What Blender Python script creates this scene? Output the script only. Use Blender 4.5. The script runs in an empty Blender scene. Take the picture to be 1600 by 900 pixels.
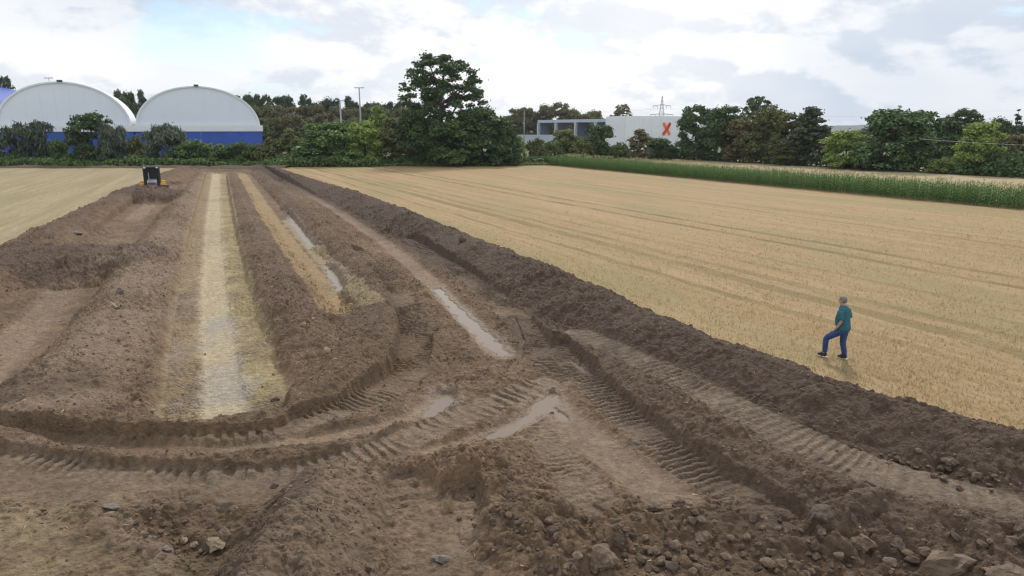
import bpy, bmesh, math, random
import numpy as np
from mathutils import Vector, Matrix, noise as mnoise

random.seed(7)
SC = bpy.context.scene
COL = SC.collection
R = math.radians

# ------------------------------------------------------------------ camera
CAM_H = 6.2                      # metres above the stubble
FPX = 1067.0                     # focal length for a frame 1600 wide
PITCH = math.atan(250 / FPX)     # looking a little down
cam = bpy.data.cameras.new('camera')
cam.sensor_width = 36.0
cam.lens = 36.0 * FPX / 1600
cam.clip_start, cam.clip_end = 0.1, 9000
cam_o = bpy.data.objects.new('camera', cam)
COL.objects.link(cam_o)
cam_o.location = (0, 0, CAM_H)
cam_o.rotation_euler = (math.pi / 2 - PITCH, 0, 0)
SC.camera = cam_o

# ------------------------------------------------------------------ world: broken bright cloud over a pale blue sky
SUN_EL, SUN_AZ = 44, 14          # degrees; azimuth to the right of straight ahead
W = bpy.data.worlds.new('World')
SC.world = W
W.use_nodes = True
nt = W.node_tree
nt.nodes.clear()
def wn(t, **kw):
    n = nt.nodes.new(t)
    for k, v in kw.items():
        setattr(n, k, v)
    return n
def wmath(op, a, b=None, clamp=False):
    n = wn('ShaderNodeMath', operation=op, use_clamp=clamp)
    for i, v in enumerate((a, b)):
        if v is None: continue
        if isinstance(v, (int, float)): n.inputs[i].default_value = v
        else: nt.links.new(v, n.inputs[i])
    return n.outputs[0]
def wmix(f, a, b):
    n = wn('ShaderNodeMix', data_type='RGBA')
    for s, v in ((n.inputs[0], f), (n.inputs[6], a), (n.inputs[7], b)):
        if isinstance(v, (int, float)): s.default_value = v
        elif isinstance(v, tuple): s.default_value = v
        else: nt.links.new(v, s)
    return n.outputs[2]
def wramp(v, lo, hi):
    n = wn('ShaderNodeMapRange', interpolation_type='SMOOTHSTEP')
    nt.links.new(v, n.inputs[0])
    n.inputs[1].default_value, n.inputs[2].default_value = lo, hi
    return n.outputs[0]
sky = wn('ShaderNodeTexSky', sky_type='NISHITA', sun_disc=False)
sky.sun_elevation, sky.sun_rotation = R(SUN_EL), R(SUN_AZ)
sky.air_density, sky.dust_density, sky.ozone_density = 1.0, 0.25, 2.5
bg_sky = wn('ShaderNodeBackground'); bg_sky.inputs[1].default_value = 0.105
nt.links.new(sky.outputs[0], bg_sky.inputs[0])
tc = wn('ShaderNodeTexCoord')
sep = wn('ShaderNodeSeparateXYZ'); nt.links.new(tc.outputs['Generated'], sep.inputs[0])
dz = wmath('MAXIMUM', sep.outputs[2], 0.0)
comb = wn('ShaderNodeCombineXYZ')
nt.links.new(sep.outputs[0], comb.inputs[0])
nt.links.new(sep.outputs[1], comb.inputs[1])
nt.links.new(wmath('MULTIPLY', dz, 2.3), comb.inputs[2])
def wnoise(scale, detail, rough, off, dist=0.0):
    m = wn('ShaderNodeMapping'); nt.links.new(comb.outputs[0], m.inputs[0])
    m.inputs[1].default_value = off
    n = wn('ShaderNodeTexNoise'); nt.links.new(m.outputs[0], n.inputs[0])
    n.inputs['Scale'].default_value = scale; n.inputs['Detail'].default_value = detail
    n.inputs['Roughness'].default_value = rough; n.inputs['Distortion'].default_value = dist
    return n.outputs[0]
def toward(v, r0, r1):                          # 1 round a direction of the sky, fading outwards
    d = wn('ShaderNodeVectorMath', operation='DISTANCE'); nt.links.new(comb.outputs[0], d.inputs[0]); d.inputs[1].default_value = (v[0], v[1], v[2] * 2.3)
    n = wn('ShaderNodeMapRange', interpolation_type='SMOOTHSTEP'); nt.links.new(d.outputs['Value'], n.inputs[0])
    for i, q in zip((1, 2, 3, 4), (r0, r1, 1.0, 0.0)): n.inputs[i].default_value = q
    return n.outputs[0]
gap = toward((-.39, .91, .098), .03, .17)       # blue break in the cloud at the left
bank = toward((.50, .85, .105), .05, .36)       # grey bank at the right
roof = toward((-.47, .86, .165), .03, .24)       # grey layer high at the left
bright = toward((.03, .985, .16), .10, .55)     # thin bright cloud in front of the sun
O_ = (3.1, 1.7, 0.0)
n_a = wnoise(4.2, 10, 0.60, O_, 0.10)
n_b = wnoise(4.2, 10, 0.60, (O_[0], O_[1], O_[2] + 0.075), 0.10)
n_c = wnoise(2.0, 6, 0.5, (8.3, 4.1, 2.0), 0.1)
low = wmath('SUBTRACT', 1.0, wramp(dz, 0.0, 0.10))
cover = wmath('ADD', n_a, wmath('MULTIPLY', bright, 0.10))
cover = wmath('SUBTRACT', cover, wmath('MULTIPLY', gap, 0.13))
cover = wramp(wmath('ADD', cover, wmath('MULTIPLY', wmath('ADD', roof, bank), 0.10)), 0.40, 0.50)
cover = wmath('MAXIMUM', cover, wmath('MULTIPLY', low, 0.9))
under = wmath('SUBTRACT', 1.0, wramp(wmath('SUBTRACT', n_a, n_b), -0.07, 0.045))   # undersides turned from the light
grey = wmath('ADD', wmath('MULTIPLY', under, 0.55), wmath('MULTIPLY', wramp(n_c, 0.46, 0.62), 0.30))
grey = wmath('ADD', grey, wmath('MULTIPLY', wmath('ADD', bank, roof), 0.34))
grey = wmath('SUBTRACT', grey, wmath('MULTIPLY', bright, 0.22), True)
cloud_col = wmix(grey, (0.74, 0.74, 0.745, 1), (0.445, 0.500, 0.580, 1))
bg_cl = wn('ShaderNodeBackground'); nt.links.new(cloud_col, bg_cl.inputs[0]); bg_cl.inputs[1].default_value = 1.0
mixs = wn('ShaderNodeMixShader')
nt.links.new(wmath('ADD', wmath('MULTIPLY', cover, 0.58), 0.42), mixs.inputs[0])
nt.links.new(bg_sky.outputs[0], mixs.inputs[1]); nt.links.new(bg_cl.outputs[0], mixs.inputs[2])
wo = wn('ShaderNodeOutputWorld'); nt.links.new(mixs.outputs[0], wo.inputs[0])

# ------------------------------------------------------------------ sun behind thin cloud
sun = bpy.data.lights.new('sun', 'SUN')
sun.energy, sun.angle, sun.color = 1.5, R(10), (1.0, 0.96, 0.90)
sun_o = bpy.data.objects.new('sun', sun); COL.objects.link(sun_o)
sdir = Vector((math.sin(R(SUN_AZ)) * math.cos(R(SUN_EL)), math.cos(R(SUN_AZ)) * math.cos(R(SUN_EL)), math.sin(R(SUN_EL))))
sun_o.rotation_euler = sdir.to_track_quat('Z', 'Y').to_euler()
sun_o.location = (30, 60, 80)

SC.view_settings.view_transform = 'Standard'
SC.view_settings.look = 'None'
SC.view_settings.exposure = 0.54
SC.view_settings.gamma = 1.0
SC.view_settings.use_curve_mapping = False
SC.render.engine = 'CYCLES'
SC.cycles.use_denoising = True
SC.cycles.max_bounces = 6
SC.cycles.diffuse_bounces = 3
SC.cycles.transparent_max_bounces = 6
SC.cycles.pixel_filter_type = 'BLACKMAN_HARRIS'
SC.cycles.filter_width = 1.25

# ------------------------------------------------------------------ helpers
def ray(px, py):
    a, b = (px - 800) / FPX, (450 - py) / FPX
    return a, math.cos(PITCH) + b * math.sin(PITCH), -math.sin(PITCH) + b * math.cos(PITCH)
def G(px, py, z=0.0):            # the point of the level z seen at a place of the photograph
    a, b, c = ray(px, py)
    t = (z - CAM_H) / c
    return a * t, b * t
def AT(px, py, D):               # the point at distance D ahead
    a, b, c = ray(px, py)
    t = D / b
    return Vector((a * t, D, CAM_H + c * t))

class MB:
    """collects vertices and faces, then links them as ONE mesh object"""
    def __init__(s): s.v, s.f = [], []
    def add(s, v, f):
        o = len(s.v); s.v += [tuple(p) for p in v]; s.f += [tuple(i + o for i in q) for q in f]; return s
    def box(s, c, d, rz=0.0, taper=1.0, ry=0.0, rx=0.0):
        M = Matrix.Translation(c) @ Matrix.Rotation(rz, 4, 'Z') @ Matrix.Rotation(ry, 4, 'Y') @ Matrix.Rotation(rx, 4, 'X')
        v = []
        for z in (-.5, .5):
            k = taper if z > 0 else 1.0
            for x, y in ((-.5, -.5), (.5, -.5), (.5, .5), (-.5, .5)):
                v.append(M @ Vector((x * d[0] * k, y * d[1] * k, z * d[2])))
        return s.add(v, [(3, 2, 1, 0), (4, 5, 6, 7), (0, 1, 5, 4), (1, 2, 6, 5), (2, 3, 7, 6), (3, 0, 4, 7)])
    def tube(s, pts, rad, n=6, cap=True):
        pts = [Vector(p) for p in pts]
        rad = rad if isinstance(rad, (list, tuple)) else [rad] * len(pts)
        v, f = [], []
        for i, p in enumerate(pts):
            t = (pts[min(i + 1, len(pts) - 1)] - pts[max(i - 1, 0)]).normalized()
            a = t.orthogonal().normalized() if abs(t.z) > .95 else t.cross(Vector((0, 0, 1))).normalized()
            b = t.cross(a)
            for k in range(n):
                w = 2 * math.pi * k / n
                v.append(p + (a * math.cos(w) + b * math.sin(w)) * rad[i])
        for i in range(len(pts) - 1):
            for k in range(n):
                f.append((i * n + k, i * n + (k + 1) % n, (i + 1) * n + (k + 1) % n, (i + 1) * n + k))
        if cap:
            f.append(tuple(range(n - 1, -1, -1))); m = (len(pts) - 1) * n
            f.append(tuple(range(m, m + n)))
        return s.add(v, f)
    def prism(s, prof, x0, x1):  # a (y, z) outline swept along x
        n = len(prof)
        v = [(x0, y, z) for y, z in prof] + [(x1, y, z) for y, z in prof]
        f = [(i, (i + 1) % n, n + (i + 1) % n, n + i) for i in range(n)]
        f += [tuple(range(n - 1, -1, -1)), tuple(range(n, 2 * n))]
        return s.add(v, f)
    def mesh(s, name, mat, smooth=False):
        me = bpy.data.meshes.new(name)
        me.from_pydata(s.v, [], s.f); me.update()
        if mat: me.materials.append(mat)
        if smooth: me.polygons.foreach_set('use_smooth', [True] * len(me.polygons))
        return me
    def build(s, name, mat, parent=None, bevel=0.0, smooth=False):
        o = bpy.data.objects.new(name, s.mesh(name, mat, smooth)); COL.objects.link(o)
        if bevel:
            bm = bmesh.new(); bm.from_mesh(o.data)
            bmesh.ops.recalc_face_normals(bm, faces=bm.faces)
            bmesh.ops.bevel(bm, geom=bm.edges[:], offset=bevel, segments=2, affect='EDGES', clamp_overlap=True)
            bm.to_mesh(o.data); bm.free()
        if parent: o.parent = parent
        return o

def fast_mesh(name, V, F, mat=None, smooth=False):
    """mesh from numpy arrays; F is (n, 3) or (n, 4)"""
    me = bpy.data.meshes.new(name)
    V = np.ascontiguousarray(V, dtype=np.float32); F = np.ascontiguousarray(F, dtype=np.int32)
    n, k = F.shape
    me.vertices.add(len(V)); me.vertices.foreach_set('co', V.ravel())
    me.loops.add(n * k); me.loops.foreach_set('vertex_index', F.ravel())
    me.polygons.add(n); me.polygons.foreach_set('loop_start', np.arange(0, n * k, k, dtype=np.int32))
    me.polygons.foreach_set('loop_total', np.full(n, k, dtype=np.int32))
    me.polygons.foreach_set('use_smooth', np.full(n, smooth, dtype=bool))
    if mat: me.materials.append(mat)
    me.update(calc_edges=True)
    return me
def obj(name, me, parent=None, loc=None):
    o = bpy.data.objects.new(name, me); COL.objects.link(o)
    if parent: o.parent = parent
    if loc is not None: o.location = loc
    return o
def empty(name, loc, rz=0.0):
    o = bpy.data.objects.new(name, None); COL.objects.link(o)
    o.empty_display_size = 0.3; o.location = loc; o.rotation_euler = (0, 0, rz)
    return o
def tag(o, label=None, cat=None, group=None, kind=None):
    for k, v in (('label', label), ('category', cat), ('group', group), ('kind', kind)):
        if v: o[k] = v
    return o

# ------------------------------------------------------------------ materials
def material(name, col, rough=0.8, var=0.25, scale=3.0, bump=0.0, bscale=20.0, metal=0.0, spec=0.4, coords='Object', col2=None):
    m = bpy.data.materials.new(name); m.use_nodes = True
    t = m.node_tree; b = t.nodes['Principled BSDF']
    b.inputs['Roughness'].default_value = rough; b.inputs['Metallic'].default_value = metal
    b.inputs['Specular IOR Level'].default_value = spec
    tcn = t.nodes.new('ShaderNodeTexCoord')
    n = t.nodes.new('ShaderNodeTexNoise'); t.links.new(tcn.outputs[coords], n.inputs[0])
    n.inputs['Scale'].default_value = scale; n.inputs['Detail'].default_value = 6
    mx = t.nodes.new('ShaderNodeMix'); mx.data_type = 'RGBA'
    mr = t.nodes.new('ShaderNodeMapRange'); t.links.new(n.outputs[0], mr.inputs[0])
    mr.inputs[1].default_value, mr.inputs[2].default_value = 0.3, 0.7
    t.links.new(mr.outputs[0], mx.inputs[0])
    c2 = col2 or tuple(c * (1 + var) for c in col)
    mx.inputs[6].default_value = tuple(c * (1 - var) for c in col) + (1,)
    mx.inputs[7].default_value = tuple(c2) + (1,)
    t.links.new(mx.outputs[2], b.inputs['Base Color'])
    if bump:
        n2 = t.nodes.new('ShaderNodeTexNoise'); t.links.new(tcn.outputs[coords], n2.inputs[0])
        n2.inputs['Scale'].default_value = bscale; n2.inputs['Detail'].default_value = 8
        bp = t.nodes.new('ShaderNodeBump'); t.links.new(n2.outputs[0], bp.inputs['Height'])
        bp.inputs['Strength'].default_value = bump; bp.inputs['Distance'].default_value = 0.05
        t.links.new(bp.outputs[0], b.inputs['Normal'])
    return m
def leaf_material(name, col, var=0.35, trans=0.25, tip=None):
    m = bpy.data.materials.new(name); m.use_nodes = True
    t = m.node_tree; b = t.nodes['Principled BSDF']; out = t.nodes['Material Output']
    g = t.nodes.new('ShaderNodeNewGeometry'); oi = t.nodes.new('ShaderNodeObjectInfo')
    mx = t.nodes.new('ShaderNodeMix'); mx.data_type = 'RGBA'
    t.links.new(g.outputs['Random Per Island'], mx.inputs[0])
    mx.inputs[6].default_value = tuple(c * (1 - var) for c in col) + (1,)
    mx.inputs[7].default_value = tuple(tip or [c * (1 + var) for c in col]) + (1,)
    hs = t.nodes.new('ShaderNodeHueSaturation'); t.links.new(mx.outputs[2], hs.inputs['Color'])
    mr = t.nodes.new('ShaderNodeMapRange'); t.links.new(oi.outputs['Random'], mr.inputs[0])
    mr.inputs[3].default_value, mr.inputs[4].default_value = 0.8, 1.2
    t.links.new(mr.outputs[0], hs.inputs['Value'])
    t.links.new(hs.outputs[0], b.inputs['Base Color'])
    b.inputs['Roughness'].default_value = 0.65; b.inputs['Specular IOR Level'].default_value = 0.25
    tr = t.nodes.new('ShaderNodeBsdfTranslucent'); t.links.new(hs.outputs[0], tr.inputs[0])
    ms = t.nodes.new('ShaderNodeMixShader'); ms.inputs[0].default_value = trans
    t.links.new(b.outputs[0], ms.inputs[1]); t.links.new(tr.outputs[0], ms.inputs[2])
    t.links.new(ms.outputs[0], out.inputs[0])
    return m

# ------------------------------------------------------------------ noise on arrays
def _hash(ix, iy, seed):
    h = (ix * 374761393 + iy * 668265263 + seed * 1442695041) & 0xffffffff
    h = ((h ^ (h >> 13)) * 1274126177) & 0xffffffff
    return ((h ^ (h >> 16)) & 0xffffff) / float(0xffffff)
def noise2(x, y, seed=0):
    x = np.asarray(x, float); y = np.asarray(y, float)
    ix, iy = np.floor(x).astype(np.int64), np.floor(y).astype(np.int64)
    fx, fy = x - ix, y - iy
    fx = fx * fx * (3 - 2 * fx); fy = fy * fy * (3 - 2 * fy)
    a, b = _hash(ix, iy, seed), _hash(ix + 1, iy, seed)
    c, d = _hash(ix, iy + 1, seed), _hash(ix + 1, iy + 1, seed)
    return ((a * (1 - fx) + b * fx) * (1 - fy) + (c * (1 - fx) + d * fx) * fy) * 2 - 1
def fbm(x, y, octaves=4, seed=0, gain=0.5):
    s, a, t = 0.0, 1.0, 0.0
    for i in range(octaves):
        s = s + a * noise2(x * 2 ** i + 17.3 * i, y * 2 ** i - 9.1 * i, seed + i); t += a; a *= gain
    return s / t
def lumps(x, y, cell, seed, fill=0.7):
    """half-buried clods, one per cell at most"""
    gx, gy = x / cell, y / cell
    ix, iy = np.floor(gx).astype(np.int64), np.floor(gy).astype(np.int64)
    best = np.zeros_like(gx)
    for ox in (-1, 0, 1):
        for oy in (-1, 0, 1):
            cx, cy = ix + ox, iy + oy
            h1, h2, h3 = _hash(cx, cy, seed), _hash(cx, cy, seed + 51), _hash(cx, cy, seed + 97)
            r = np.where(h3 < fill, 0.22 + 0.42 * h3 / fill, 0.0)
            ux, uy = gx - cx - h1, gy - cy - h2
            ang = h3 * 40
            ca, sa = np.cos(ang), np.sin(ang)
            vx, vy = (ux * ca + uy * sa) * 0.8, (-ux * sa + uy * ca) * 1.25
            q = 1 - (vx * vx + vy * vy) / np.maximum(r * r, 1e-6)
            best = np.maximum(best, np.where(r > 0, r * np.sqrt(np.clip(q, 0, 1)), 0))
    return best * cell
def smooth(a, b, x):
    t = np.clip((x - a) / (b - a), 0, 1)
    return t * t * (3 - 2 * t)

# ================================================================== THE CHURNED GROUND (one height field)
NR, NC = 920, 1000
_y = [6.6]
while _y[-1] < 118: _y.append(_y[-1] + 0.00138 * _y[-1] ** 1.32)
ys = np.interp(np.linspace(0, len(_y) - 1, NR), np.arange(len(_y)), _y)
XL_Y, XL_X = [6, 12, 20, 28, 35, 46.7, 76, 90, 118], [-11, -14.5, -20, -26, -31, -36, -47, -51, -60]
XR_Y, XR_X = [6, 13, 16, 18.8, 22.9, 29.6, 41.6, 65, 111, 118], [17, 14.5, 11.8, 10, 8, 5.3, -.3, -11, -33.5, -35]
xl, xr = np.interp(ys, XL_Y, XL_X), np.interp(ys, XR_Y, XR_X)
tt = np.linspace(0, 1, NC)
X = (xl[:, None] + (xr - xl)[:, None] * tt[None, :]).ravel()
Y = np.repeat(ys, NC)
N = len(X)

def near(pts, reach):
    """pts: (px, py, half width, level). Returns indices, distance, arc length, half width, level, side"""
    P = np.array([G(p[0], p[1], p[3]) for p in pts]); A = np.array([p[2:4] for p in pts], float)
    m = (X > P[:, 0].min() - reach) & (X < P[:, 0].max() + reach) & (Y > P[:, 1].min() - reach) & (Y < P[:, 1].max() + reach)
    idx = np.nonzero(m)[0]
    x, y = X[idx], Y[idx]
    best = np.full(len(idx), 1e9); s = np.zeros(len(idx)); hw = s.copy(); lv = s.copy(); sd = s.copy()
    acc = 0.0
    for i in range(len(P) - 1):
        a, b = P[i], P[i + 1]
        L = math.hypot(*(b - a)); t = (b - a) / L
        u = (x - a[0]) * t[0] + (y - a[1]) * t[1]
        uc = np.clip(u, 0, L)
        cx, cy = x - a[0] - t[0] * uc, y - a[1] - t[1] * uc
        d = np.hypot(cx, cy)
        k = d < best
        best = np.where(k, d, best); s = np.where(k, acc + uc, s)
        q = uc / L
        hw = np.where(k, A[i, 0] + (A[i + 1, 0] - A[i, 0]) * q, hw)
        lv = np.where(k, A[i, 1] + (A[i + 1, 1] - A[i, 1]) * q, lv)
        sd = np.where(k, np.sign(t[0] * cy - t[1] * cx), sd)
        acc += L
    return idx, best, s, hw, lv, sd

BASE = -0.15
h = BASE + 0.07 * fbm(X * .35, Y * .35, 3, 5)
rough = np.ones(N)                              # how cloddy
SOIL = np.array((0.182, 0.121, 0.073)); DARK = np.array((0.099, 0.067, 0.047)); LANE = np.array((0.262, 0.186, 0.124))
SAND = np.array((0.36, 0.285, 0.165)); PALE = np.array((0.47, 0.39, 0.27)); OCHRE = np.array((0.33, 0.232, 0.122))
GREY = np.array((0.235, 0.195, 0.15)); TREAD = np.array((0.215, 0.162, 0.115)); WARM = np.array((0.205, 0.148, 0.100))
GRASSY = np.array((0.265, 0.205, 0.12))
n_mid = fbm(X * .8, Y * .8, 4, 11); n_fine = fbm(X * 3.1, Y * 3.1, 4, 23)
col = SOIL[None, :] * (1 + 0.34 * n_mid + 0.28 * n_fine)[:, None]
wet = np.zeros(N)

def jit(idx, amt, f=1.3, seed=3):
    return amt * fbm(X[idx] * f, Y[idx] * f, 3, seed)
def floor_(pts, soft=0.3, rg=0.3, wob=0.12):
    idx, d, s, hw, lv, sd = near(pts, max(p[2] for p in pts) * 1.5 + .5)
    d = d + jit(idx, wob, 1.1, 41)
    t = 1 - smooth(hw * (1 - soft), hw * (1 + soft), d)
    h[idx] = h[idx] * (1 - t) + lv * t
    rough[idx] = rough[idx] * (1 - t) + rg * t
def ridge(pts, power=1.0, steep_left=1.0, steep_right=1.0, wob=0.22, rg=1.0):
    """left = left when walking along the points"""
    idx, d, s, hw, lv, sd = near(pts, max(p[2] for p in pts) * 1.3 + .5)
    w = hw * np.where(sd > 0, steep_left, steep_right) * (1 + wob * fbm(s * .8, s * 0 + 3, 3, 8))
    d = np.abs(d + jit(idx, .16, 1.6, 77) * np.minimum(d / .4, 1))
    p = np.clip(1 - d / w, 0, 1); p = p ** power; p = p * (1.35 - .35 * p)
    hb = np.minimum(h[idx], lv)
    zz = hb + (lv * (1 + .20 * fbm(s * .55, s * 0, 3, 19)) - hb) * p
    up = (p > 0) & (zz > h[idx])
    rough[idx] = np.where(up, np.maximum(rough[idx], rg), rough[idx])
    h[idx] = np.where(p > 0, np.maximum(h[idx], zz), h[idx])
def paint(pts, c, soft=0.35, amt=1.0, wob=0.2, f=1.5, patch=0.0, seed=31):
    idx, d, s, hw, lv, sd = near(pts, max(p[2] for p in pts) * 1.6 + .5)
    d = d + jit(idx, wob, f, seed)
    t = (1 - smooth(hw * (1 - soft), hw * (1 + soft), d)) * amt
    if patch: t = t * smooth(-patch, .25, fbm(X[idx] * .9, Y[idx] * .9, 4, seed + 5))
    col[idx] = col[idx] * (1 - t[:, None]) + c[None, :] * t[:, None] * (1 + .10 * n_fine[idx])[:, None]
    return idx, t
def lane(pts, rg=0.10, c=LANE, amt=1.0):
    floor_(pts, 0.35, rg, 0.08); paint(pts, c, .4, amt, .10)
def tread(pts, pitch=0.17, amp=0.065, c=TREAD, skew=0.0, breakup=0.8, seed=1, amt=.8, lvl=True):
    idx, d, s, hw, lv, sd = near(pts, max(p[2] for p in pts) * 1.4 + .4)
    d2 = d + jit(idx, .07, 2.2, 13 + seed)
    t = 1 - smooth(hw * .85, hw * 1.15, d2)
    if lvl: h[idx] = h[idx] * (1 - t) + lv * t
    rough[idx] = rough[idx] * (1 - t) + .34 * t
    ph = s / pitch + skew * d * sd + .8 * noise2(X[idx] * .5, Y[idx] * .5, 61 + seed) + .5 * fbm(X[idx] * 1.7, Y[idx] * 1.7, 3, 60 + seed)
    saw = ph - np.floor(ph)
    lug = smooth(0, .16, saw) * (1 - smooth(.50, .80, saw)) - .4
    k = np.clip(.70 + breakup * 2.4 * fbm(X[idx] * .9, Y[idx] * .9, 3, 90 + seed), .12, 1.25)
    h[idx] += 1.1 * amp * lug * k * t
    a = t * amt * (0.35 + .65 * smooth(-.3, .4, lug))
    col[idx] = col[idx] * (1 - a[:, None]) + c[None, :] * a[:, None] * (1 + .12 * n_fine[idx])[:, None]
def mound(px, py, z, rx, ry, rot=0.0, pw=1.0):
    cx, cy = G(px, py, z)
    ca, sa = math.cos(rot), math.sin(rot)
    u, v = (X - cx) * ca + (Y - cy) * sa, -(X - cx) * sa + (Y - cy) * ca
    q = np.hypot(u / rx, v / ry) + .16 * fbm(X * 1.0, Y * 1.0, 3, 55)
    p = np.clip(1 - q, 0, 1) ** pw
    zz = h + (z - h) * p * (1.4 - .4 * p)
    k = (p > 0) & (zz > h)
    h[k] = zz[k]; rough[k] = 1.0
    return k, p

def shifted(pts, k):
    out = []
    for px, py, w, z in pts:
        a, b, c = ray(px, py); t = (z - CAM_H) / c
        out.append((px + k / t * FPX, py, w, z))
    return out

# --- trench floors left by the dozer
MID = [(338, 272, 1.05, -.3), (336, 310, 1.1, -.3), (334, 370, 1.4, -.35), (335, 440, 1.5, -.38), (338, 500, 1.55, -.4), (345, 560, 1.6, -.4), (352, 620, 1.6, -.4), (356, 660, 1.5, -.4)]
OCH = [(382, 272, .8, -.3), (402, 300, 1.05, -.3), (432, 345, 1.25, -.3), (473, 398, 1.35, -.32), (515, 450, 1.1, -.32), (548, 497, .8, -.30)]
LEFT = [(262, 290, 1.5, -.4), (240, 312, 1.8, -.45), (202, 345, 1.9, -.48), (160, 385, 1.9, -.48), (105, 445, 1.8, -.45), (40, 510, 1.6, -.42), (-60, 610, 1.7, -.4), (-200, 740, 1.7, -.4)]
floor_(MID, .14, .30); floor_(OCH, .2, .25); floor_(LEFT, .25, .4)
# --- ridges between them
R_LEFT = [(292, 259, 1.6, .25), (276, 264, 1.8, .25), (258, 272, 2.0, .3), (240, 281, 2.2, .35), (215, 291, 2.5, .42), (160, 318, 2.7, .42), (100, 347, 2.7, .42), (0, 396, 2.8, .42), (-90, 440, 2.8, .42), (-330, 560, 2.6, .4)]
R_A = [(318, 268, 1.2, .1), (300, 292, 1.6, .22), (262, 340, 1.9, .28), (222, 395, 2.0, .3), (180, 455, 2.0, .3), (130, 520, 2.0, .28), (70, 590, 1.9, .25), (-10, 660, 1.6, .15)]
R_B = [(356, 272, 1.0, .1), (368, 292, 1.2, .22), (392, 345, 1.35, .26), (430, 415, 1.4, .30), (468, 480, 1.35, .30), (505, 530, 1.25, .30), (540, 560, 1.1, .25)]
R_C = [(402, 266, .9, .15), (442, 298, 1.1, .25), (494, 342, 1.15, .28), (547, 392, 1.2, .30), (582, 440, 1.25, .33), (598, 490, 1.4, .34), (600, 530, 1.3, .32), (575, 560, 1.2, .30)]
R_D = [(405, 257, 2.0, .45), (428, 263, 2.3, .55), (560, 303, 2.5, .62), (700, 361, 2.5, .66), (860, 425, 2.4, .68), (1000, 487, 2.2, .68), (1150, 546, 2.0, .66), (1300, 600, 1.9, .64), (1400, 628, 1.8, .64), (1500, 653, 1.8, .62), (1600, 682, 1.8, .62), (1760, 735, 1.8, .6), (2000, 820, 1.8, .6)]
R_E = [(820, 492, .8, .05), (870, 520, 1.0, .18), (960, 560, 1.1, .24), (1045, 602, 1.15, .28), (1100, 638, 1.2, .30), (1150, 674, 1.25, .30), (1220, 710, 1.25, .30), (1290, 738, 1.2, .28), (1370, 770, 1.2, .24), (1470, 800, 1.2, .2), (1650, 850, 1.2, .18)]
R_F = [(-160, 690, 1.0, .1), (0, 664, 1.0, .16), (80, 648, 1.0, .20), (150, 640, 1.0, .20), (205, 655, .95, .14), (250, 668, .9, .06), (330, 660, .9, .06), (400, 642, .9, .14), (450, 618, 1.0, .22), (500, 588, 1.1, .28), (545, 565, 1.2, .32), (600, 545, 1.2, .28), (650, 520, 1.0, .15)]
ridge(R_LEFT, 1.1, .72, .9); ridge(R_A, 1.1, 1.0, .58); ridge(R_B, 1.1); ridge(R_C, 1.1)
ridge(R_D, 1.0, 1.0, .8)
ridge(R_F, 1.0)
tread([(p[0], p[1], .5, p[3] + .02) for p in shifted(LEFT, -.9)], .2, .035, SOIL, seed=16, amt=.2)
# --- heaps: the one pushed by the dozer, the one left across the left trench
kd, pd = mound(235, 290, .98, 4.2, 3.0, R(-24), .85)
k2, p2 = mound(118, 382, .78, 5.2, 3.9, R(-30), .9)
k3, p3 = mound(40, 590, .25, 1.9, 1.5, 0.3, .9)
# --- terrace with the right-hand track, step down to the crossing
TB = [(905, 522, .5, .0), (1000, 568, .55, .08), (1060, 598, .6, .10), (1150, 640, .6, .12), (1250, 690, .62, .12), (1350, 732, .62, .12), (1450, 762, .62, .1), (1560, 793, .62, .1), (1750, 850, .62, .1)]
floor_([(p[0], p[1], p[2] * 1.25, p[3]) for p in TB], .3, .3)
ridge(R_E, 1.0, .55, 1.05)
# --- foreground banks
R_K1 = [(510, 734, 1.0, .30), (462, 785, 1.3, .52), (415, 840, 1.5, .64), (365, 905, 1.6, .68), (300, 990, 1.3, .5)]
R_K2 = [(500, 738, 1.1, .26), (560, 730, 1.1, .14), (630, 722, 1.1, .06), (700, 716, 1.1, .06), (760, 708, 1.0, .08), (800, 694, .7, .02)]
R_P = [(745, 715, .8, .06), (785, 745, .95, .14), (825, 790, 1.0, .16), (850, 840, .95, .10), (880, 890, .8, .0)]
floor_([(640, 785, .75, -.20), (660, 830, .95, -.26), (680, 890, 1.0, -.26), (700, 980, 1.0, -.26)], .65, .6)
floor_([(330, 775, .5, -.30), (300, 830, .55, -.34), (310, 880, .5, -.34), (260, 960, .5, -.3)], .5, .8)
ridge(R_K1, .9, 1.15, .45); ridge(R_K2, 1.0, .9, .8); ridge(R_P, .9)
ridge([(120, 785, .35, -.02), (165, 802, .38, .04), (215, 835, .40, .04), (255, 866, .36, -.02)], 1.0, rg=.2)
ridge([(820, 800, .5, -.02), (940, 812, .6, .02), (1060, 800, .6, .05), (1190, 808, .7, .06), (1320, 820, .8, .06)], 1.0)
# --- tracks and lanes of the crossing
U_LANE = [(415, 266, .30, -.16), (470, 296, .36, -.18), (540, 338, .42, -.2), (600, 378, .46, -.22), (650, 420, .46, -.24), (690, 458, .46, -.26), (735, 505, .46, -.26), (785, 556, .42, -.24)]
lane(U_LANE, .12, LANE, .85)
tread([(560, 395, .40, -.18), (608, 440, .45, -.18), (640, 490, .5, -.18), (650, 540, .5, -.18), (640, 585, .5, -.2), (600, 612, .5, -.2), (545, 640, .45, -.2), (480, 662, .4, -.2)], seed=2, amt=.55)
tread([(640, 375, .4, -.14), (720, 425, .45, -.14), (780, 470, .5, -.15), (825, 520, .5, -.16), (852, 565, .45, -.18), (868, 600, .4, -.2)], seed=3, amt=.65)
tread([(800, 500, .10, -.22), (815, 530, .10, -.24), (812, 560, .1, -.22), (795, 580, .1, -.2)], seed=33, amp=.0, amt=.3)
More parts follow.
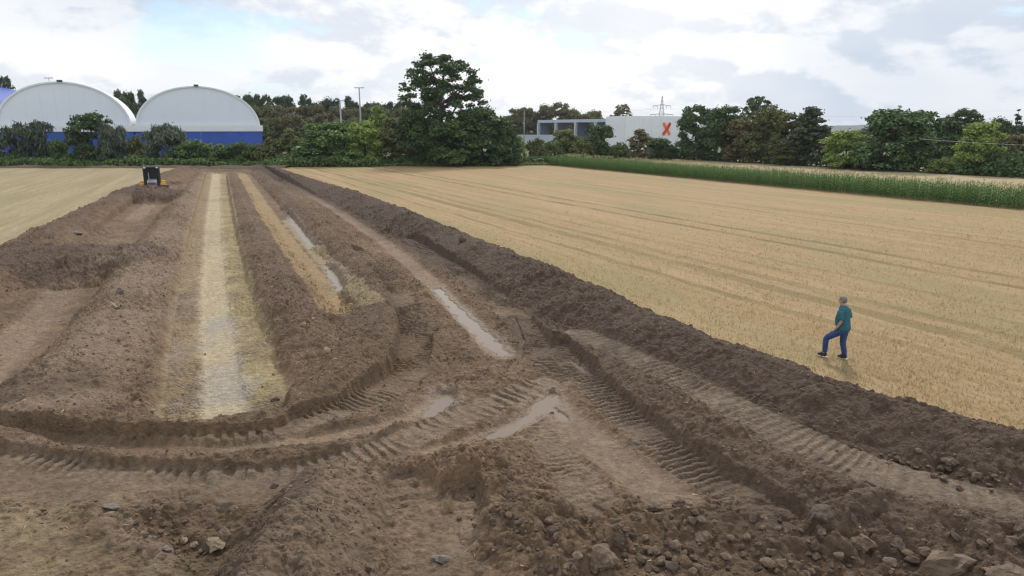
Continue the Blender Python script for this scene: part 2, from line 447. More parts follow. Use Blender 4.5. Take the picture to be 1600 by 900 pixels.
D_LANE = [(850, 600, .36, -.24), (870, 640, .46, -.26), (915, 680, .52, -.25), (965, 722, .55, -.24), (1010, 756, .55, -.23), (1052, 786, .5, -.2)]
tread([(872, 545, .38, -.16), (905, 585, .42, -.18), (960, 640, .45, -.2), (1030, 700, .48, -.2), (1095, 745, .50, -.2), (1165, 785, .5, -.18), (1220, 815, .45, -.16)], pitch=.18, amp=.06, seed=4, amt=.9)
tread([(832, 640, .36, -.2), (858, 690, .42, -.2), (888, 735, .46, -.2), (918, 775, .48, -.2), (935, 800, .45, -.18)], pitch=.18, amp=.06, seed=5, amt=.8)
lane(D_LANE, .10, WARM * 1.12, .9)
TU = [(-120, 660, .26, -.14), (0, 671, .26, -.15), (100, 684, .27, -.16), (200, 692, .28, -.17), (300, 690, .28, -.17), (400, 682, .28, -.17), (470, 668, .3, -.18), (530, 648, .3, -.18)]
TL = [(-120, 704, .34, -.16), (0, 722, .34, -.17), (150, 742, .34, -.18), (280, 750, .34, -.18), (380, 752, .34, -.18), (470, 740, .36, -.18), (550, 717, .38, -.19), (620, 694, .42, -.2), (700, 662, .46, -.2), (780, 628, .46, -.2), (850, 600, .4, -.2)]
tread(TU, .27, .05, TREAD, seed=6, amt=.8); 
ridge([(-120, 680, .40, -.02), (0, 692, .40, -.01), (150, 708, .42, .02), (300, 717, .44, .03), (450, 708, .42, .01), (560, 690, .38, -.03), (640, 670, .3, -.08), (690, 655, .2, -.14)], .9, .9, .9, rg=.5)
tread(TL, .27, .055, TREAD, seed=7, amt=.85)
G_LANE = [(-120, 668, .26, -.24), (0, 680, .26, -.25), (100, 694, .26, -.26), (200, 704, .27, -.26), (350, 706, .28, -.26), (500, 690, .30, -.27), (600, 668, .33, -.28), (655, 650, .38, -.29), (692, 625, .38, -.29)]
H_LANE = [(560, 735, .25, -.22), (650, 715, .28, -.24), (735, 692, .3, -.28), (790, 674, .32, -.29), (835, 650, .34, -.29), (858, 622, .32, -.28)]
lane(G_LANE, .08, LANE * 1.02, .8); lane(H_LANE, .1, LANE, .7)
lane([(-60, 748, .45, -.2), (120, 768, .5, -.2), (280, 775, .5, -.2), (420, 768, .45, -.2)], .25, WARM, .6)
tread(TB, .21, .06, TREAD, seed=8, amt=.85, skew=.6, breakup=.35)
tread([(640, 768, .5, -.22), (650, 800, .52, -.23), (662, 840, .55, -.24), (690, 890, .6, -.25), (720, 960, .6, -.25)], .24, .045, WARM, seed=9, amt=.6)
lane([(728, 775, .22, -.26), (732, 810, .28, -.28), (722, 850, .25, -.27)], .12, WARM * 1.15, .8)
# treads pressed into the pale floor of the middle trench
for k_, sd_ in ((-.98, 14), (.98, 15)):
    tread([(p[0], p[1], .46, p[3] + .02) for p in shifted(MID, k_)], .16, .03, SAND * .95, seed=sd_, amt=.45, breakup=.8)
floor_([(p[0], p[1], .42, p[3] - .03) for p in shifted(MID, .0)], .3, .06)

# --- colours of the soil kinds
paint([(p[0], p[1], p[2] * 1.02, p[3]) for p in R_D], DARK, .3, .95, .25)
paint([(p[0], p[1], p[2] * .9, p[3]) for p in shifted(R_E, -.35)], DARK * 1.12, .45, .75, .25)
tread(TB, .27, .0, TREAD, seed=8, amt=.75, lvl=False)
paint([(p[0], p[1], p[2] * .75, p[3]) for p in R_C], DARK * 1.3, .5, .5)
paint([(p[0], p[1], p[2] * .75, p[3]) for p in R_B], DARK * 1.4, .5, .45)
paint([(p[0], p[1], .9, p[3]) for p in R_LEFT], DARK * 1.25, .6, .6, .4)
paint([(p[0], p[1], 1.0, p[3]) for p in shifted(R_A, .8)], WARM * 1.15, .5, .8, .35)
paint([(p[0], p[1], 1.5, p[3]) for p in MID], SAND * .86, .08, .62, .12)
paint([(p[0], p[1], .75, p[3]) for p in shifted(MID, .75)[:7]], np.array((.37, .295, .15)), .2, .8, .18, patch=.4)
paint([(p[0], p[1], .5, p[3]) for p in shifted(MID, -.95)[3:]], GREY, .3, .75, .2, patch=.2)
paint([(p[0], p[1], .56, p[3]) for p in shifted(MID, -.05)], PALE * .96, .26, .92, .22, 1.7)
paint([(p[0], p[1], .46, p[3]) for p in shifted(MID, -.05)], SAND * 1.15, .4, .5, .2, patch=.0, seed=47)
paint([(p[0], p[1], .5, p[3]) for p in shifted(MID, -1.1)], SOIL * 1.55, .3, .35, .2, patch=.0, seed=57)
idx_, t_ = paint([(p[0], p[1], .55, p[3]) for p in shifted(MID, .05)[4:]], np.array((.32, .27, .205)), .4, .9, .4, patch=.45)
wet[idx_] = np.maximum(wet[idx_], t_ * .95)
paint([(p[0], p[1], .62, p[3]) for p in shifted(OCH, -.45)], OCHRE, .18, .92, .16)
paint([(p[0], p[1], .35, p[3]) for p in shifted(OCH[2:], .75)], SAND * .95, .3, .8, .2)
paint([(p[0], p[1], .55, p[3]) for p in shifted(LEFT, .25)[1:3]], LANE, .3, .85, .1)
paint([(p[0], p[1], .70, p[3]) for p in shifted(LEFT, .1)[4:]], LANE * 1.02, .3, .85, .15)
c_ = DARK * 1.15
for k, p, a in ((kd, pd, 1.0), (k2, p2, .9), (k3, p3, .6)):
    q = (smooth(0, .25, p) * a)[k][:, None]; col[k] = col[k] * (1 - q) + c_[None] * q * (1 + .15 * n_fine[k])[:, None]
paint([(0, 840, 1.3, -.15), (120, 850, 1.1, -.15), (200, 885, .8, -.15), (150, 950, 1.2, -.15)], GRASSY, .5, .75, .35, patch=.5)
floor_([(-40, 860, 1.2, -.06), (120, 872, .9, -.08), (170, 940, 1.0, -.08)], .4, .55)
paint([(165, 802, .2, .04), (215, 835, .22, .04), (255, 866, .2, 0)], LANE, .4, .8, .08)
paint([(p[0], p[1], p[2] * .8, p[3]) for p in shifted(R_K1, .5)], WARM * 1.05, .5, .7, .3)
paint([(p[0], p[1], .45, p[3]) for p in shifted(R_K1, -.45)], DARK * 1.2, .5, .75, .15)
paint([(p[0], p[1], p[2] * .8, p[3]) for p in R_F], SOIL * .92, .4, .9, .15)
paint([(-50, 620, 1.6, 0), (60, 560, 1.6, 0), (150, 470, 1.4, 0), (230, 380, 1.2, 0)], WARM * 1.08, .6, .55, .5, patch=.2)
paint([(870, 840, .9, 0), (1050, 840, 1.0, 0), (1250, 850, 1.0, 0), (1450, 880, .9, 0)], SOIL * .80, .5, .75, .3)
paint([(1200, 800, .9, .1), (1350, 815, 1.0, .1), (1500, 840, 1.0, .1), (1700, 880, 1.0, .1)], DARK * 1.25, .6, .6, .3)
wander = smooth(.15, .55, fbm(X * .22, Y * .22, 3, 71))
col *= (1 - .14 * wander)[:, None]

# --- puddle basins
PUDDLES = []
def basin(pts, depth=.07):
    idx, d, s, hw, lv, sd = near(pts, 1.2)
    d = d + jit(idx, .15, 2.6, 99) + jit(idx, .06, 7, 98)
    t = 1 - smooth(hw * .35, hw * 1.25, d)
    h[idx] = h[idx] * (1 - t) + (lv - depth) * t
    rough[idx] *= (1 - .9 * t)
    ring = 1 - smooth(hw * 1.1, hw * 1.9, d)
    col[idx] = col[idx] * (1 - ring[:, None] * .6) + LANE[None] * .9 * ring[:, None] * .6
    wet[idx] = np.maximum(wet[idx], ring * .9)
    PUDDLES.append(pts)
basin([(683, 452, .16, -.26), (705, 475, .22, -.26), (742, 512, .30, -.26), (772, 540, .34, -.26), (785, 553, .2, -.26)])
basin([(668, 655, .18, -.29), (688, 636, .34, -.29), (695, 618, .30, -.29)], .06)
basin([(738, 690, .14, -.29), (782, 676, .2, -.29), (825, 652, .24, -.29), (855, 628, .30, -.29), (862, 615, .15, -.29)], .06)
basin([(868, 640, .16, -.27), (882, 655, .12, -.27)], .05)
basin([(450, 335, .20, -.32), (470, 362, .26, -.32), (490, 388, .28, -.32)], .06)
basin([(508, 415, .20, -.32), (524, 435, .26, -.32), (535, 456, .22, -.32)], .06)
basin([(893, 562, .07, -.18), (903, 572, .09, -.18), (912, 580, .06, -.18)], .04)

# --- relief of clods and crumbs
zone = smooth(-.45, .45, fbm(X * .28, Y * .28, 3, 401))
rg_ = np.clip(rough, 0, 1.2) * np.clip(1.0 + .6 * n_mid, .3, 1.6) * (.68 + .55 * zone)
near_bias = np.zeros(N)
for pts, hw_ in (([(830, 830, 0, 0), (1000, 830, 0, 0), (1200, 830, 0, 0), (1450, 860, 0, 0), (1600, 880, 0, 0)], 1.5),
                 ([(760, 745, 0, 0), (800, 790, 0, 0)], .9), ([(250, 800, 0, 0), (330, 850, 0, 0), (240, 900, 0, 0)], 1.2)):
    idx, d, *_ = near([(p[0], p[1], hw_, p[3]) for p in pts], 3.5)
    near_bias[idx] = np.maximum(near_bias[idx], 1 - smooth(hw_ * .4, hw_ * 1.3, d))
l1, l2, l3 = lumps(X + .1 * n_fine, Y, .55, 101, .42), lumps(X, Y + .05 * n_fine, .26, 202, .55), lumps(X, Y, .12, 303, .6)
rdg = 1 - np.abs(fbm(X * 2.1 + .3 * n_mid, Y * 2.1, 4, 166)) * 2.2
h += rg_ * (.085 * fbm(X * 1.15, Y * 1.15, 3, 66) + .075 * fbm(X * 4.2, Y * 4.2, 4, 67, .6) + .045 * rdg)
pick = smooth(.0, .5, fbm(X * .7, Y * .7, 3, 402))
h += l1 * (.34 * rg_ * pick + .34 * near_bias) + l2 * (.30 + .30 * pick) * rg_ + l2 * .32 * near_bias + l3 * (.52 * rg_ + .3 * near_bias)
h += (.006 + .010 * np.clip(rough, 0, 1)) * fbm(X * 9, Y * 9, 3, 68, .7)
col *= (1 + .9 * np.clip(l2 + l1 * .5, 0, .1))[:, None]

# --- dip under the two stubble fields
def rim(pts, sgn, d0, d1):
    idx, d, s, hw, lv, sd = near(pts, 60)
    sdd = d * sd * sgn
    h[idx] -= .75 * smooth(d0, d1, sdd)
    return idx, sdd
ir, dr = rim(R_D, 1, 1.0, 2.0)
il, dl = rim(R_LEFT, -1, 1.3, 2.6)
gone = np.zeros(N, bool); gone[ir] |= dr > 2.6; gone[il] |= dl > 3.2

def terrain_z(x, y):
    j = np.clip(np.interp(y, ys, np.arange(NR)), 0, NR - 1.001)
    a, b = np.interp(y, ys, xl), np.interp(y, ys, xr)
    i = np.clip((x - a) / (b - a) * (NC - 1), 0, NC - 1)
    return float(h[int(round(j)) * NC + int(round(i))])

ii = np.arange((NR - 1) * (NC - 1)); rr, cc = ii // (NC - 1), ii % (NC - 1)
q0 = rr * NC + cc
F = np.stack([q0, q0 + 1, q0 + NC + 1, q0 + NC], 1)
F = F[~(gone[F].all(1))]
used = np.zeros(N, bool); used[F.ravel()] = True
remap = np.cumsum(used) - 1

def soil_material():
    m = bpy.data.materials.new('churned_soil'); m.use_nodes = True
    t = m.node_tree; b = t.nodes['Principled BSDF']
    at = t.nodes.new('ShaderNodeAttribute'); at.attribute_name = 'soil'
    aw = t.nodes.new('ShaderNodeAttribute'); aw.attribute_name = 'wet'
    tcn = t.nodes.new('ShaderNodeTexCoord')
    def nz(scale, det, ro=.6):
        n = t.nodes.new('ShaderNodeTexNoise'); t.links.new(tcn.outputs['Object'], n.inputs[0])
        n.inputs['Scale'].default_value = scale; n.inputs['Detail'].default_value = det; n.inputs['Roughness'].default_value = ro
        return n.outputs[0]
    mr = t.nodes.new('ShaderNodeMapRange'); t.links.new(nz(7, 8, .7), mr.inputs[0])
    mr.inputs[1].default_value, mr.inputs[2].default_value, mr.inputs[3].default_value, mr.inputs[4].default_value = .32, .68, .64, 1.34
    mu = t.nodes.new('ShaderNodeMix'); mu.data_type = 'RGBA'; mu.blend_type = 'MULTIPLY'; mu.inputs[0].default_value = 1
    t.links.new(at.outputs['Color'], mu.inputs[6]); t.links.new(mr.outputs[0], mu.inputs[7])
    # pale crumbs of subsoil and straw
    mr2 = t.nodes.new('ShaderNodeMapRange'); t.links.new(nz(24, 3, .6), mr2.inputs[0])
    mr2.inputs[1].default_value, mr2.inputs[2].default_value, mr2.inputs[4].default_value = .66, .76, .5
    mx = t.nodes.new('ShaderNodeMix'); mx.data_type = 'RGBA'; t.links.new(mr2.outputs[0], mx.inputs[0])
    t.links.new(mu.outputs[2], mx.inputs[6]); mx.inputs[7].default_value = (.30, .235, .155, 1)
    t.links.new(mx.outputs[2], b.inputs['Base Color'])
    mw = t.nodes.new('ShaderNodeMapRange'); t.links.new(aw.outputs['Fac'], mw.inputs[0])
    mw.inputs[3].default_value, mw.inputs[4].default_value = .92, .45
    t.links.new(mw.outputs[0], b.inputs['Roughness']); b.inputs['Specular IOR Level'].default_value = .3
    vo = t.nodes.new('ShaderNodeTexVoronoi'); vo.inputs['Scale'].default_value = 11
    dst = t.nodes.new('ShaderNodeVectorMath'); dst.operation = 'MULTIPLY_ADD'; nn = t.nodes.new('ShaderNodeTexNoise'); nn.inputs['Scale'].default_value = 9
    t.links.new(tcn.outputs['Object'], nn.inputs[0]); t.links.new(nn.outputs[1], dst.inputs[0]); dst.inputs[1].default_value = (.16, .16, .16); t.links.new(tcn.outputs['Object'], dst.inputs[2])
    t.links.new(dst.outputs[0], vo.inputs[0])
    hm = t.nodes.new('ShaderNodeMath'); hm.operation = 'MULTIPLY_ADD'; t.links.new(vo.outputs[0], hm.inputs[0]); hm.inputs[1].default_value = -.55; t.links.new(nz(16, 9, .68), hm.inputs[2])
    bp = t.nodes.new('ShaderNodeBump'); t.links.new(hm.outputs[0], bp.inputs['Height'])
    bp.inputs['Strength'].default_value = .9; bp.inputs['Distance'].default_value = .06
    t.links.new(bp.outputs[0], b.inputs['Normal'])
    return m
M_SOIL = soil_material()
me = fast_mesh('excavated_ground', np.stack([X, Y, h], 1)[used], remap[F], M_SOIL, False)
a_ = me.color_attributes.new('soil', 'FLOAT_COLOR', 'POINT')
a_.data.foreach_set('color', np.concatenate([np.clip(col, .01, 1), np.ones((N, 1))], 1)[used].astype(np.float32).ravel())
w_ = me.attributes.new('wet', 'FLOAT', 'POINT'); w_.data.foreach_set('value', wet[used].astype(np.float32))
tag(obj('excavated_ground', me), kind='structure')

# --- puddles: still muddy water filling the basins
def water_material():
    m = bpy.data.materials.new('muddy_water'); m.use_nodes = True
    t = m.node_tree; b = t.nodes['Principled BSDF']
    b.inputs['Base Color'].default_value = (.225, .168, .12, 1); b.inputs['Roughness'].default_value = .10
    b.inputs['IOR'].default_value = 1.33
    tcn = t.nodes.new('ShaderNodeTexCoord'); n = t.nodes.new('ShaderNodeTexNoise'); t.links.new(tcn.outputs['Object'], n.inputs[0])
    n.inputs['Scale'].default_value = 9; n.inputs['Detail'].default_value = 3
    bp = t.nodes.new('ShaderNodeBump'); t.links.new(n.outputs[0], bp.inputs['Height'])
    bp.inputs['Strength'].default_value = .06; bp.inputs['Distance'].default_value = .02
    t.links.new(bp.outputs[0], b.inputs['Normal'])
    return m
M_WATER = water_material()
M_SLURRY = water_material(); M_SLURRY.name = 'clay_slurry'
M_SLURRY.node_tree.nodes['Principled BSDF'].inputs['Roughness'].default_value = .5
M_SLURRY.node_tree.nodes['Principled BSDF'].inputs['Base Color'].default_value = (.275, .235, .19, 1)
for pts in PUDDLES:
    P = [Vector((*G(p[0], p[1], p[3]), p[3] - .032)) for p in pts]
    w = [p[2] for p in pts]
    L, Rr = [], []
    for i, p in enumerate(P):
        t = (P[min(i + 1, len(P) - 1)] - P[max(i - 1, 0)]).normalized(); nrm = Vector((-t.y, t.x, 0))
        L.append(p + nrm * w[i] * 1.5); Rr.append(p - nrm * w[i] * 1.5)
    t0, t1 = (P[0] - P[1]).normalized(), (P[-1] - P[-2]).normalized()
    ring = L + [P[-1] + t1 * w[-1] * 1.2] + Rr[::-1] + [P[0] + t0 * w[0] * 1.2]
    mb = MB(); n = len(ring)
    mb.add(ring, [tuple(range(n))])
    tag(mb.build('puddle', M_SLURRY if pts[0][1] < 430 else M_WATER), kind='structure')

# ================================================================== FIELDS, GROUND, HILLS
ROWDIR = Vector((-.451, .892))                  # drilling rows run with the bank
ROWN = Vector((.892, .451))
def field_material(name, c1, c2, green, lines=(), rot=math.atan2(ROWDIR.y, ROWDIR.x), stripe=1.0):
    m = bpy.data.materials.new(name); m.use_nodes = True
    t = m.node_tree; b = t.nodes['Principled BSDF']
    b.inputs['Roughness'].default_value = .9; b.inputs['Specular IOR Level'].default_value = .2
    tcn = t.nodes.new('ShaderNodeTexCoord')
    mp = t.nodes.new('ShaderNodeMapping'); t.links.new(tcn.outputs['Object'], mp.inputs[0]); mp.vector_type = 'TEXTURE'
    mp.inputs[2].default_value = (0, 0, rot)    # x now runs along the rows
    def sc(v):
        n = t.nodes.new('ShaderNodeVectorMath'); n.operation = 'MULTIPLY'; t.links.new(mp.outputs[0], n.inputs[0]); n.inputs[1].default_value = v
        return n.outputs[0]
    def nz(vec, scale, det, ro=.6):
        n = t.nodes.new('ShaderNodeTexNoise'); t.links.new(vec, n.inputs[0])
        n.inputs['Scale'].default_value = scale; n.inputs['Detail'].default_value = det; n.inputs['Roughness'].default_value = ro
        return n.outputs[0]
    def rng(v, a, b_, c=0., d=1.):
        n = t.nodes.new('ShaderNodeMapRange'); n.interpolation_type = 'SMOOTHSTEP'; t.links.new(v, n.inputs[0])
        for i, q in zip((1, 2, 3, 4), (a, b_, c, d)): n.inputs[i].default_value = q
        return n.outputs[0]
    def mix(f, a, b_, mode='MIX'):
        n = t.nodes.new('ShaderNodeMix'); n.data_type = 'RGBA'; n.blend_type = mode
        for s, v in ((n.inputs[0], f), (n.inputs[6], a), (n.inputs[7], b_)):
            if isinstance(v, (int, float)): s.default_value = v
            elif isinstance(v, tuple): s.default_value = v + (1,)
            else: t.links.new(v, s)
        return n.outputs[2]
    band = nz(sc((.035, .9, 1)), 1.0, 5, .62)
    fine = nz(sc((.5, 3.0, 1)), 1.6, 7, .7)
    blot = nz(sc((.05, .16, 1)), 1.0, 5, .6)
    c = mix(rng(band, .36, .64), c1, c2)
    c = mix(rng(fine, .3, .72, 0, .5 * stripe), c, tuple(x * .62 for x in c1))
    c = mix(rng(nz(sc((.02, 1.9, 1)), 1.0, 3), .48, .62, 0, .38), c, tuple(x * .68 for x in c2))
    c = mix(rng(blot, .46, .66, 0, .62), c, green)
    sepn = t.nodes.new('ShaderNodeSeparateXYZ'); t.links.new(mp.outputs[0], sepn.inputs[0])
    wob = t.nodes.new('ShaderNodeMath'); wob.operation = 'MULTIPLY_ADD'
    t.links.new(nz(sc((.12, .0, 1)), 1.0, 3), wob.inputs[0]); wob.inputs[1].default_value = .9; t.links.new(sepn.outputs[1], wob.inputs[2])
    brk = rng(nz(sc((.25, .4, 1)), 1.0, 5), .35, .6, .35, 1.0)
    for w0, hw, amt in lines:
        d = t.nodes.new('ShaderNodeMath'); d.operation = 'ADD'; t.links.new(wob.outputs[0], d.inputs[0]); d.inputs[1].default_value = -w0 - .45
        a = t.nodes.new('ShaderNodeMath'); a.operation = 'ABSOLUTE'; t.links.new(d.outputs[0], a.inputs[0])
        r = rng(a.outputs[0], hw * .5, hw, amt, 0)
        mlt = t.nodes.new('ShaderNodeMath'); mlt.operation = 'MULTIPLY'; t.links.new(r, mlt.inputs[0]); t.links.new(brk, mlt.inputs[1])
        c = mix(mlt.outputs[0], c, tuple(x * y for x, y in zip(green, (.72, .66, .62))))
    t.links.new(c, b.inputs['Base Color'])
    bp = t.nodes.new('ShaderNodeBump'); t.links.new(nz(sc((2.0, 7.0, 3)), 1.0, 6, .7), bp.inputs['Height'])
    bp.inputs['Strength'].default_value = .8; bp.inputs['Distance'].default_value = .12
    t.links.new(bp.outputs[0], b.inputs['Normal'])
    return m
def wcoord(px, py):                              # distance across the rows
    x, y = G(px, py); c, s = ROWDIR.x, ROWDIR.y
    return -s * x + c * y
LINES = []
for px, py, hw, amt in ((950, 322, .36, .95), (950, 330, .36, 1.0), (950, 292, .3, .5), (950, 297, .3, .5), (950, 372, .34, .65), (950, 384, .34, .7), (950, 350, .25, .35), (1300, 505, .3, .7), (1300, 470, .32, .7), (1300, 440, .3, .55)):
    LINES.append((wcoord(px, py), hw, amt))
M_FIELD = field_material('wheat_stubble', (.395, .272, .138), (.462, .326, .178), (.285, .245, .112), LINES)
M_FIELDL = field_material('cut_straw', (.345, .272, .152), (.44, .358, .215), (.28, .24, .13), (), rot=math.atan2(.93, -.36), stripe=1.3)

# right-hand stubble field: from under the bank to the trees
rd = np.array([G(p[0], p[1], p[3]) for p in R_D])
xb = lambda y: np.interp(y, rd[::-1, 1], rd[::-1, 0])
fy = np.concatenate([np.linspace(5, 40, 120), np.linspace(40.6, 121, 90)])
fx = np.linspace(0, 1, 140) ** 1.5
FX = xb(fy)[:, None] + .25 + (100 - xb(fy)[:, None]) * fx[None]
FY = np.repeat(fy[:, None], 140, 1)
def field_z(x, y):
    u_, w_ = ROWDIR.x * np.asarray(x) + ROWDIR.y * np.asarray(y), ROWN.x * np.asarray(x) + ROWN.y * np.asarray(y)
    return .05 * fbm(u_ * .12, w_ * .6, 3, 31) + .03 * fbm(np.asarray(x) * .3, np.asarray(y) * .3, 3, 12) + .015 * noise2(np.asarray(x) * 2, np.asarray(y) * 2, 4) - .02
FZ = field_z(FX, FY)
def grid(name, X_, Y_, Z_, mat):
    a, b = X_.shape
    k = np.arange((a - 1) * (b - 1)); r, c = k // (b - 1), k % (b - 1); q = r * b + c
    return fast_mesh(name, np.stack([X_.ravel(), Y_.ravel(), Z_.ravel()], 1), np.stack([q, q + 1, q + b + 1, q + b], 1), mat, True)
tag(obj('stubble_field', grid('stubble_field', FX, FY, FZ, M_FIELD)), kind='structure')
# left-hand field of cut straw
ld = np.array([G(p[0], p[1], p[3]) for p in R_LEFT])
lb = lambda y: np.interp(y, ld[::-1, 1], ld[::-1, 0])
gy = np.linspace(16, 110.5, 150); gx = np.linspace(0, 1, 90)
GX = lb(gy)[:, None] - .2 + (-125 - lb(gy)[:, None]) * gx[None] ** 1.4
GY = np.repeat(gy[:, None], 90, 1)
GZ = .04 * fbm(GX * .4, GY * .4, 4, 21) + .02 * noise2(GX * 1.5, GY * 1.5, 9)
tag(obj('straw_field', grid('straw_field', GX[:, ::-1], GY[:, ::-1], GZ[:, ::-1], M_FIELDL)), kind='structure')
# strip of bare soil ploughed along the back of both
bx_ = np.linspace(-128, -36, 420); bt = np.linspace(-1, 1, 16)
BX = np.repeat(bx_[:, None], 16, 1); BY = 111.2 + bt[None] * 1.9 + .5 * fbm(BX * .15, BX * 0, 3, 4)
BZ = -.12 + (.42 + .2 * fbm(BX * .7, BX * 0 + 2, 3, 14)) * (1 - np.abs(bt)[None] ** 1.5) + .10 * fbm(BX * 1.5, BY * 1.5, 3, 33)
me = grid('soil_strip', BX, BY, BZ, M_SOIL)
a_ = me.color_attributes.new('soil', 'FLOAT_COLOR', 'POINT')
a_.data.foreach_set('color', np.tile(np.array([*(DARK * 1.25), 1.0]), BX.size).astype(np.float32))
me.attributes.new('wet', 'FLOAT', 'POINT')
tag(obj('soil_strip', me), kind='structure')
# the wide ground
M_GRASS = material('rough_grass', (.085, .105, .045), .9, .4, .35, .6, 2.0)
def ground():
    g1 = np.concatenate([-np.geomspace(6000, 130, 14), np.linspace(-120, 120, 41), np.geomspace(130, 6000, 14)])
    g2 = np.concatenate([np.linspace(-60, 112.0, 30), np.linspace(112.6, 118, 6), np.geomspace(124, 6500, 30)])
    A, B = np.meshgrid(g1, g2)
    Z = np.where(B < 112.3, -1.0, -.06) + np.where(B > 118, .12 * fbm(A * .05, B * .05, 3, 2), 0)
    return fast_grid(A, B, Z)
def fast_grid(A, B, Z):
    return grid('ground', A, B, Z, M_GRASS)
tag(obj('ground', ground()), kind='structure')
# low hills on the horizon
M_HILL = material('far_woods', (.045, .060, .035), .95, .3, .004)
kx = np.linspace(-3800, 4600, 160); kt = np.linspace(-1, 1, 9)
KX = np.repeat(kx[:, None], 9, 1); KY = 3300 + kt[None] * 420 + 0 * KX
KZ = -1 + (22 + 9 * fbm(KX * .0016, KX * 0, 4, 6)) * np.cos(kt * math.pi / 2)[None] + 2 * fbm(KX * .02, KY * .02, 2, 7)
tag(obj('hills', grid('hills', KX[::-1], KY[::-1], KZ[::-1], M_HILL)), kind='structure')

# ------------------------------------------------------------------ stubble standing in rows (nobody could count it)
rng_ = np.random.default_rng(4)
M_STRAW = leaf_material('straw', (.56, .425, .245), .22, .55)
M_WEED = leaf_material('field_weeds', (.30, .31, .13), .3, .4)
def blades(name, P, hgt, wid, lean, mat, label, cat):
    n = len(P); ang = rng_.uniform(0, 2 * np.pi, n)
    dx, dy = np.cos(ang) * wid, np.sin(ang) * wid
    la = rng_.uniform(0, 2 * np.pi, n); l = rng_.uniform(0, 1, n) * lean * hgt
    V = np.empty((n, 3, 3))
    V[:, 0] = P + np.stack([-dx, -dy, np.zeros(n)], 1); V[:, 1] = P + np.stack([dx, dy, np.zeros(n)], 1)
    V[:, 2] = P + np.stack([np.cos(la) * l, np.sin(la) * l, hgt], 1)
    return tag(obj(name, fast_mesh(name, V.reshape(-1, 3), np.arange(3 * n).reshape(-1, 3), mat)), label, cat, None, 'stuff')
# sample by distance so that each blade is about as large in the eye
n_b = 90000
yy = 8 * (66 / 8) ** rng_.uniform(0, 1, n_b)
xx = xb(yy) + .9 + rng_.uniform(0, 1, n_b) ** 1.0 * (np.maximum(.82 * yy + 5, 6) - xb(yy))
w_ = -ROWN.x * xx - ROWN.y * yy
row = np.round(w_ / .25) * .25 + rng_.normal(0, .085, n_b) - w_
xx -= row * ROWN.x; yy -= row * ROWN.y
dens = fbm(xx * .4, yy * .4, 4, 44)
keep = (rng_.uniform(-.6, .5, n_b) < dens * .6 + .1) & (xx > xb(yy) + .8) & (rng_.random(n_b) > smooth(26, 62, yy))
xx, yy = xx[keep], yy[keep]
hg = rng_.uniform(.035, .10, len(xx)) * (1 + .35 * fbm(xx * .5, yy * .5, 3, 3))
blades('stubble', np.stack([xx, yy, field_z(xx, yy)], 1), hg, .006 + .00062 * yy, .7, M_STRAW,
       'short golden straw stubble standing in rows on the right-hand field', 'stubble')
n_w = 900
yy = 9 * (60 / 9) ** rng_.uniform(0, 1, n_w); xx = xb(yy) + .8 + rng_.uniform(0, 1, n_w) * (np.maximum(.82 * yy + 5, 6) - xb(yy))
k = (fbm(xx * .16, yy * .35, 3, 52) > .12) & (yy < 27)
xx, yy = xx[k], yy[k]
blades('field_weeds', np.stack([xx, yy, field_z(xx, yy)], 1), rng_.uniform(.03, .08, len(xx)), .012 + .0009 * yy, 1.0, M_WEED,
       'sparse green weeds sprouting between the rows of golden stubble', 'weeds')

# ------------------------------------------------------------------ maize
M_MAIZE = leaf_material('maize_leaf', (.115, .205, .05), .35, .35)
M_TASSEL = leaf_material('maize_tassel', (.36, .34, .17), .3, .3)
def maize_plant(r):
    V, F, T, FT = [], [], [], []
    H_ = r.uniform(1.5, 1.72)
    for s in range(3):                           # stem
        a = 2 * math.pi * s / 3
        V += [(.016 * math.cos(a), .016 * math.sin(a), 0), (.009 * math.cos(a), .009 * math.sin(a), H_)]
    F += [(0, 2, 3, 1), (2, 4, 5, 3), (4, 0, 1, 5)]
    az = r.uniform(0, 6.28)
    for i in range(9):
        z = H_ * (.10 + .09 * i); az += math.pi + r.uniform(-.5, .5)
        L = r.uniform(.45, .75) * (1 - .04 * i); w = r.uniform(.045, .07)
        c, s = math.cos(az), math.sin(az); o = len(V)
        for t, dz in ((0, 0), (.45, .24), (.8, .18), (1, -.02)):
            ww = w * (1 - t * .9); d = L * t * .75
            V.append((c * d - s * ww, s * d + c * ww, z + L * dz)); V.append((c * d + s * ww, s * d - c * ww, z + L * dz))
        for k in range(3): F.append((o + 2 * k, o + 2 * k + 1, o + 2 * k + 3, o + 2 * k + 2))
    for i in range(6):                           # tassel
        a = r.uniform(0, 6.28); l = r.uniform(.06, .20); o = len(T)
        c, s = math.cos(a), math.sin(a)
        T += [(-.014 * s, .014 * c, H_), (.014 * s, -.014 * c, H_), (c * l + .01 * s, s * l - .01 * c, H_ + r.uniform(.16, .30)), (c * l - .01 * s, s * l + .01 * c, H_ + .2)]
        FT.append((o, o + 1, o + 2, o + 3))
    return [np.array(q) for q in (V, F, T, FT)]
MZ_A = np.array(G(850, 257)); MZ_B = np.array(G(1600, 328))
mdir = (MZ_B - MZ_A) / np.linalg.norm(MZ_B - MZ_A); mnor = np.array((-mdir[1], mdir[0]))
if mnor[0] < 0: mnor = -mnor
r_ = random.Random(3); protos = [maize_plant(r_) for _ in range(8)]
VV, FF, TV, TF = [], [], [], []; ov = ot = 0
Lm = np.linalg.norm(MZ_B - MZ_A) + 26
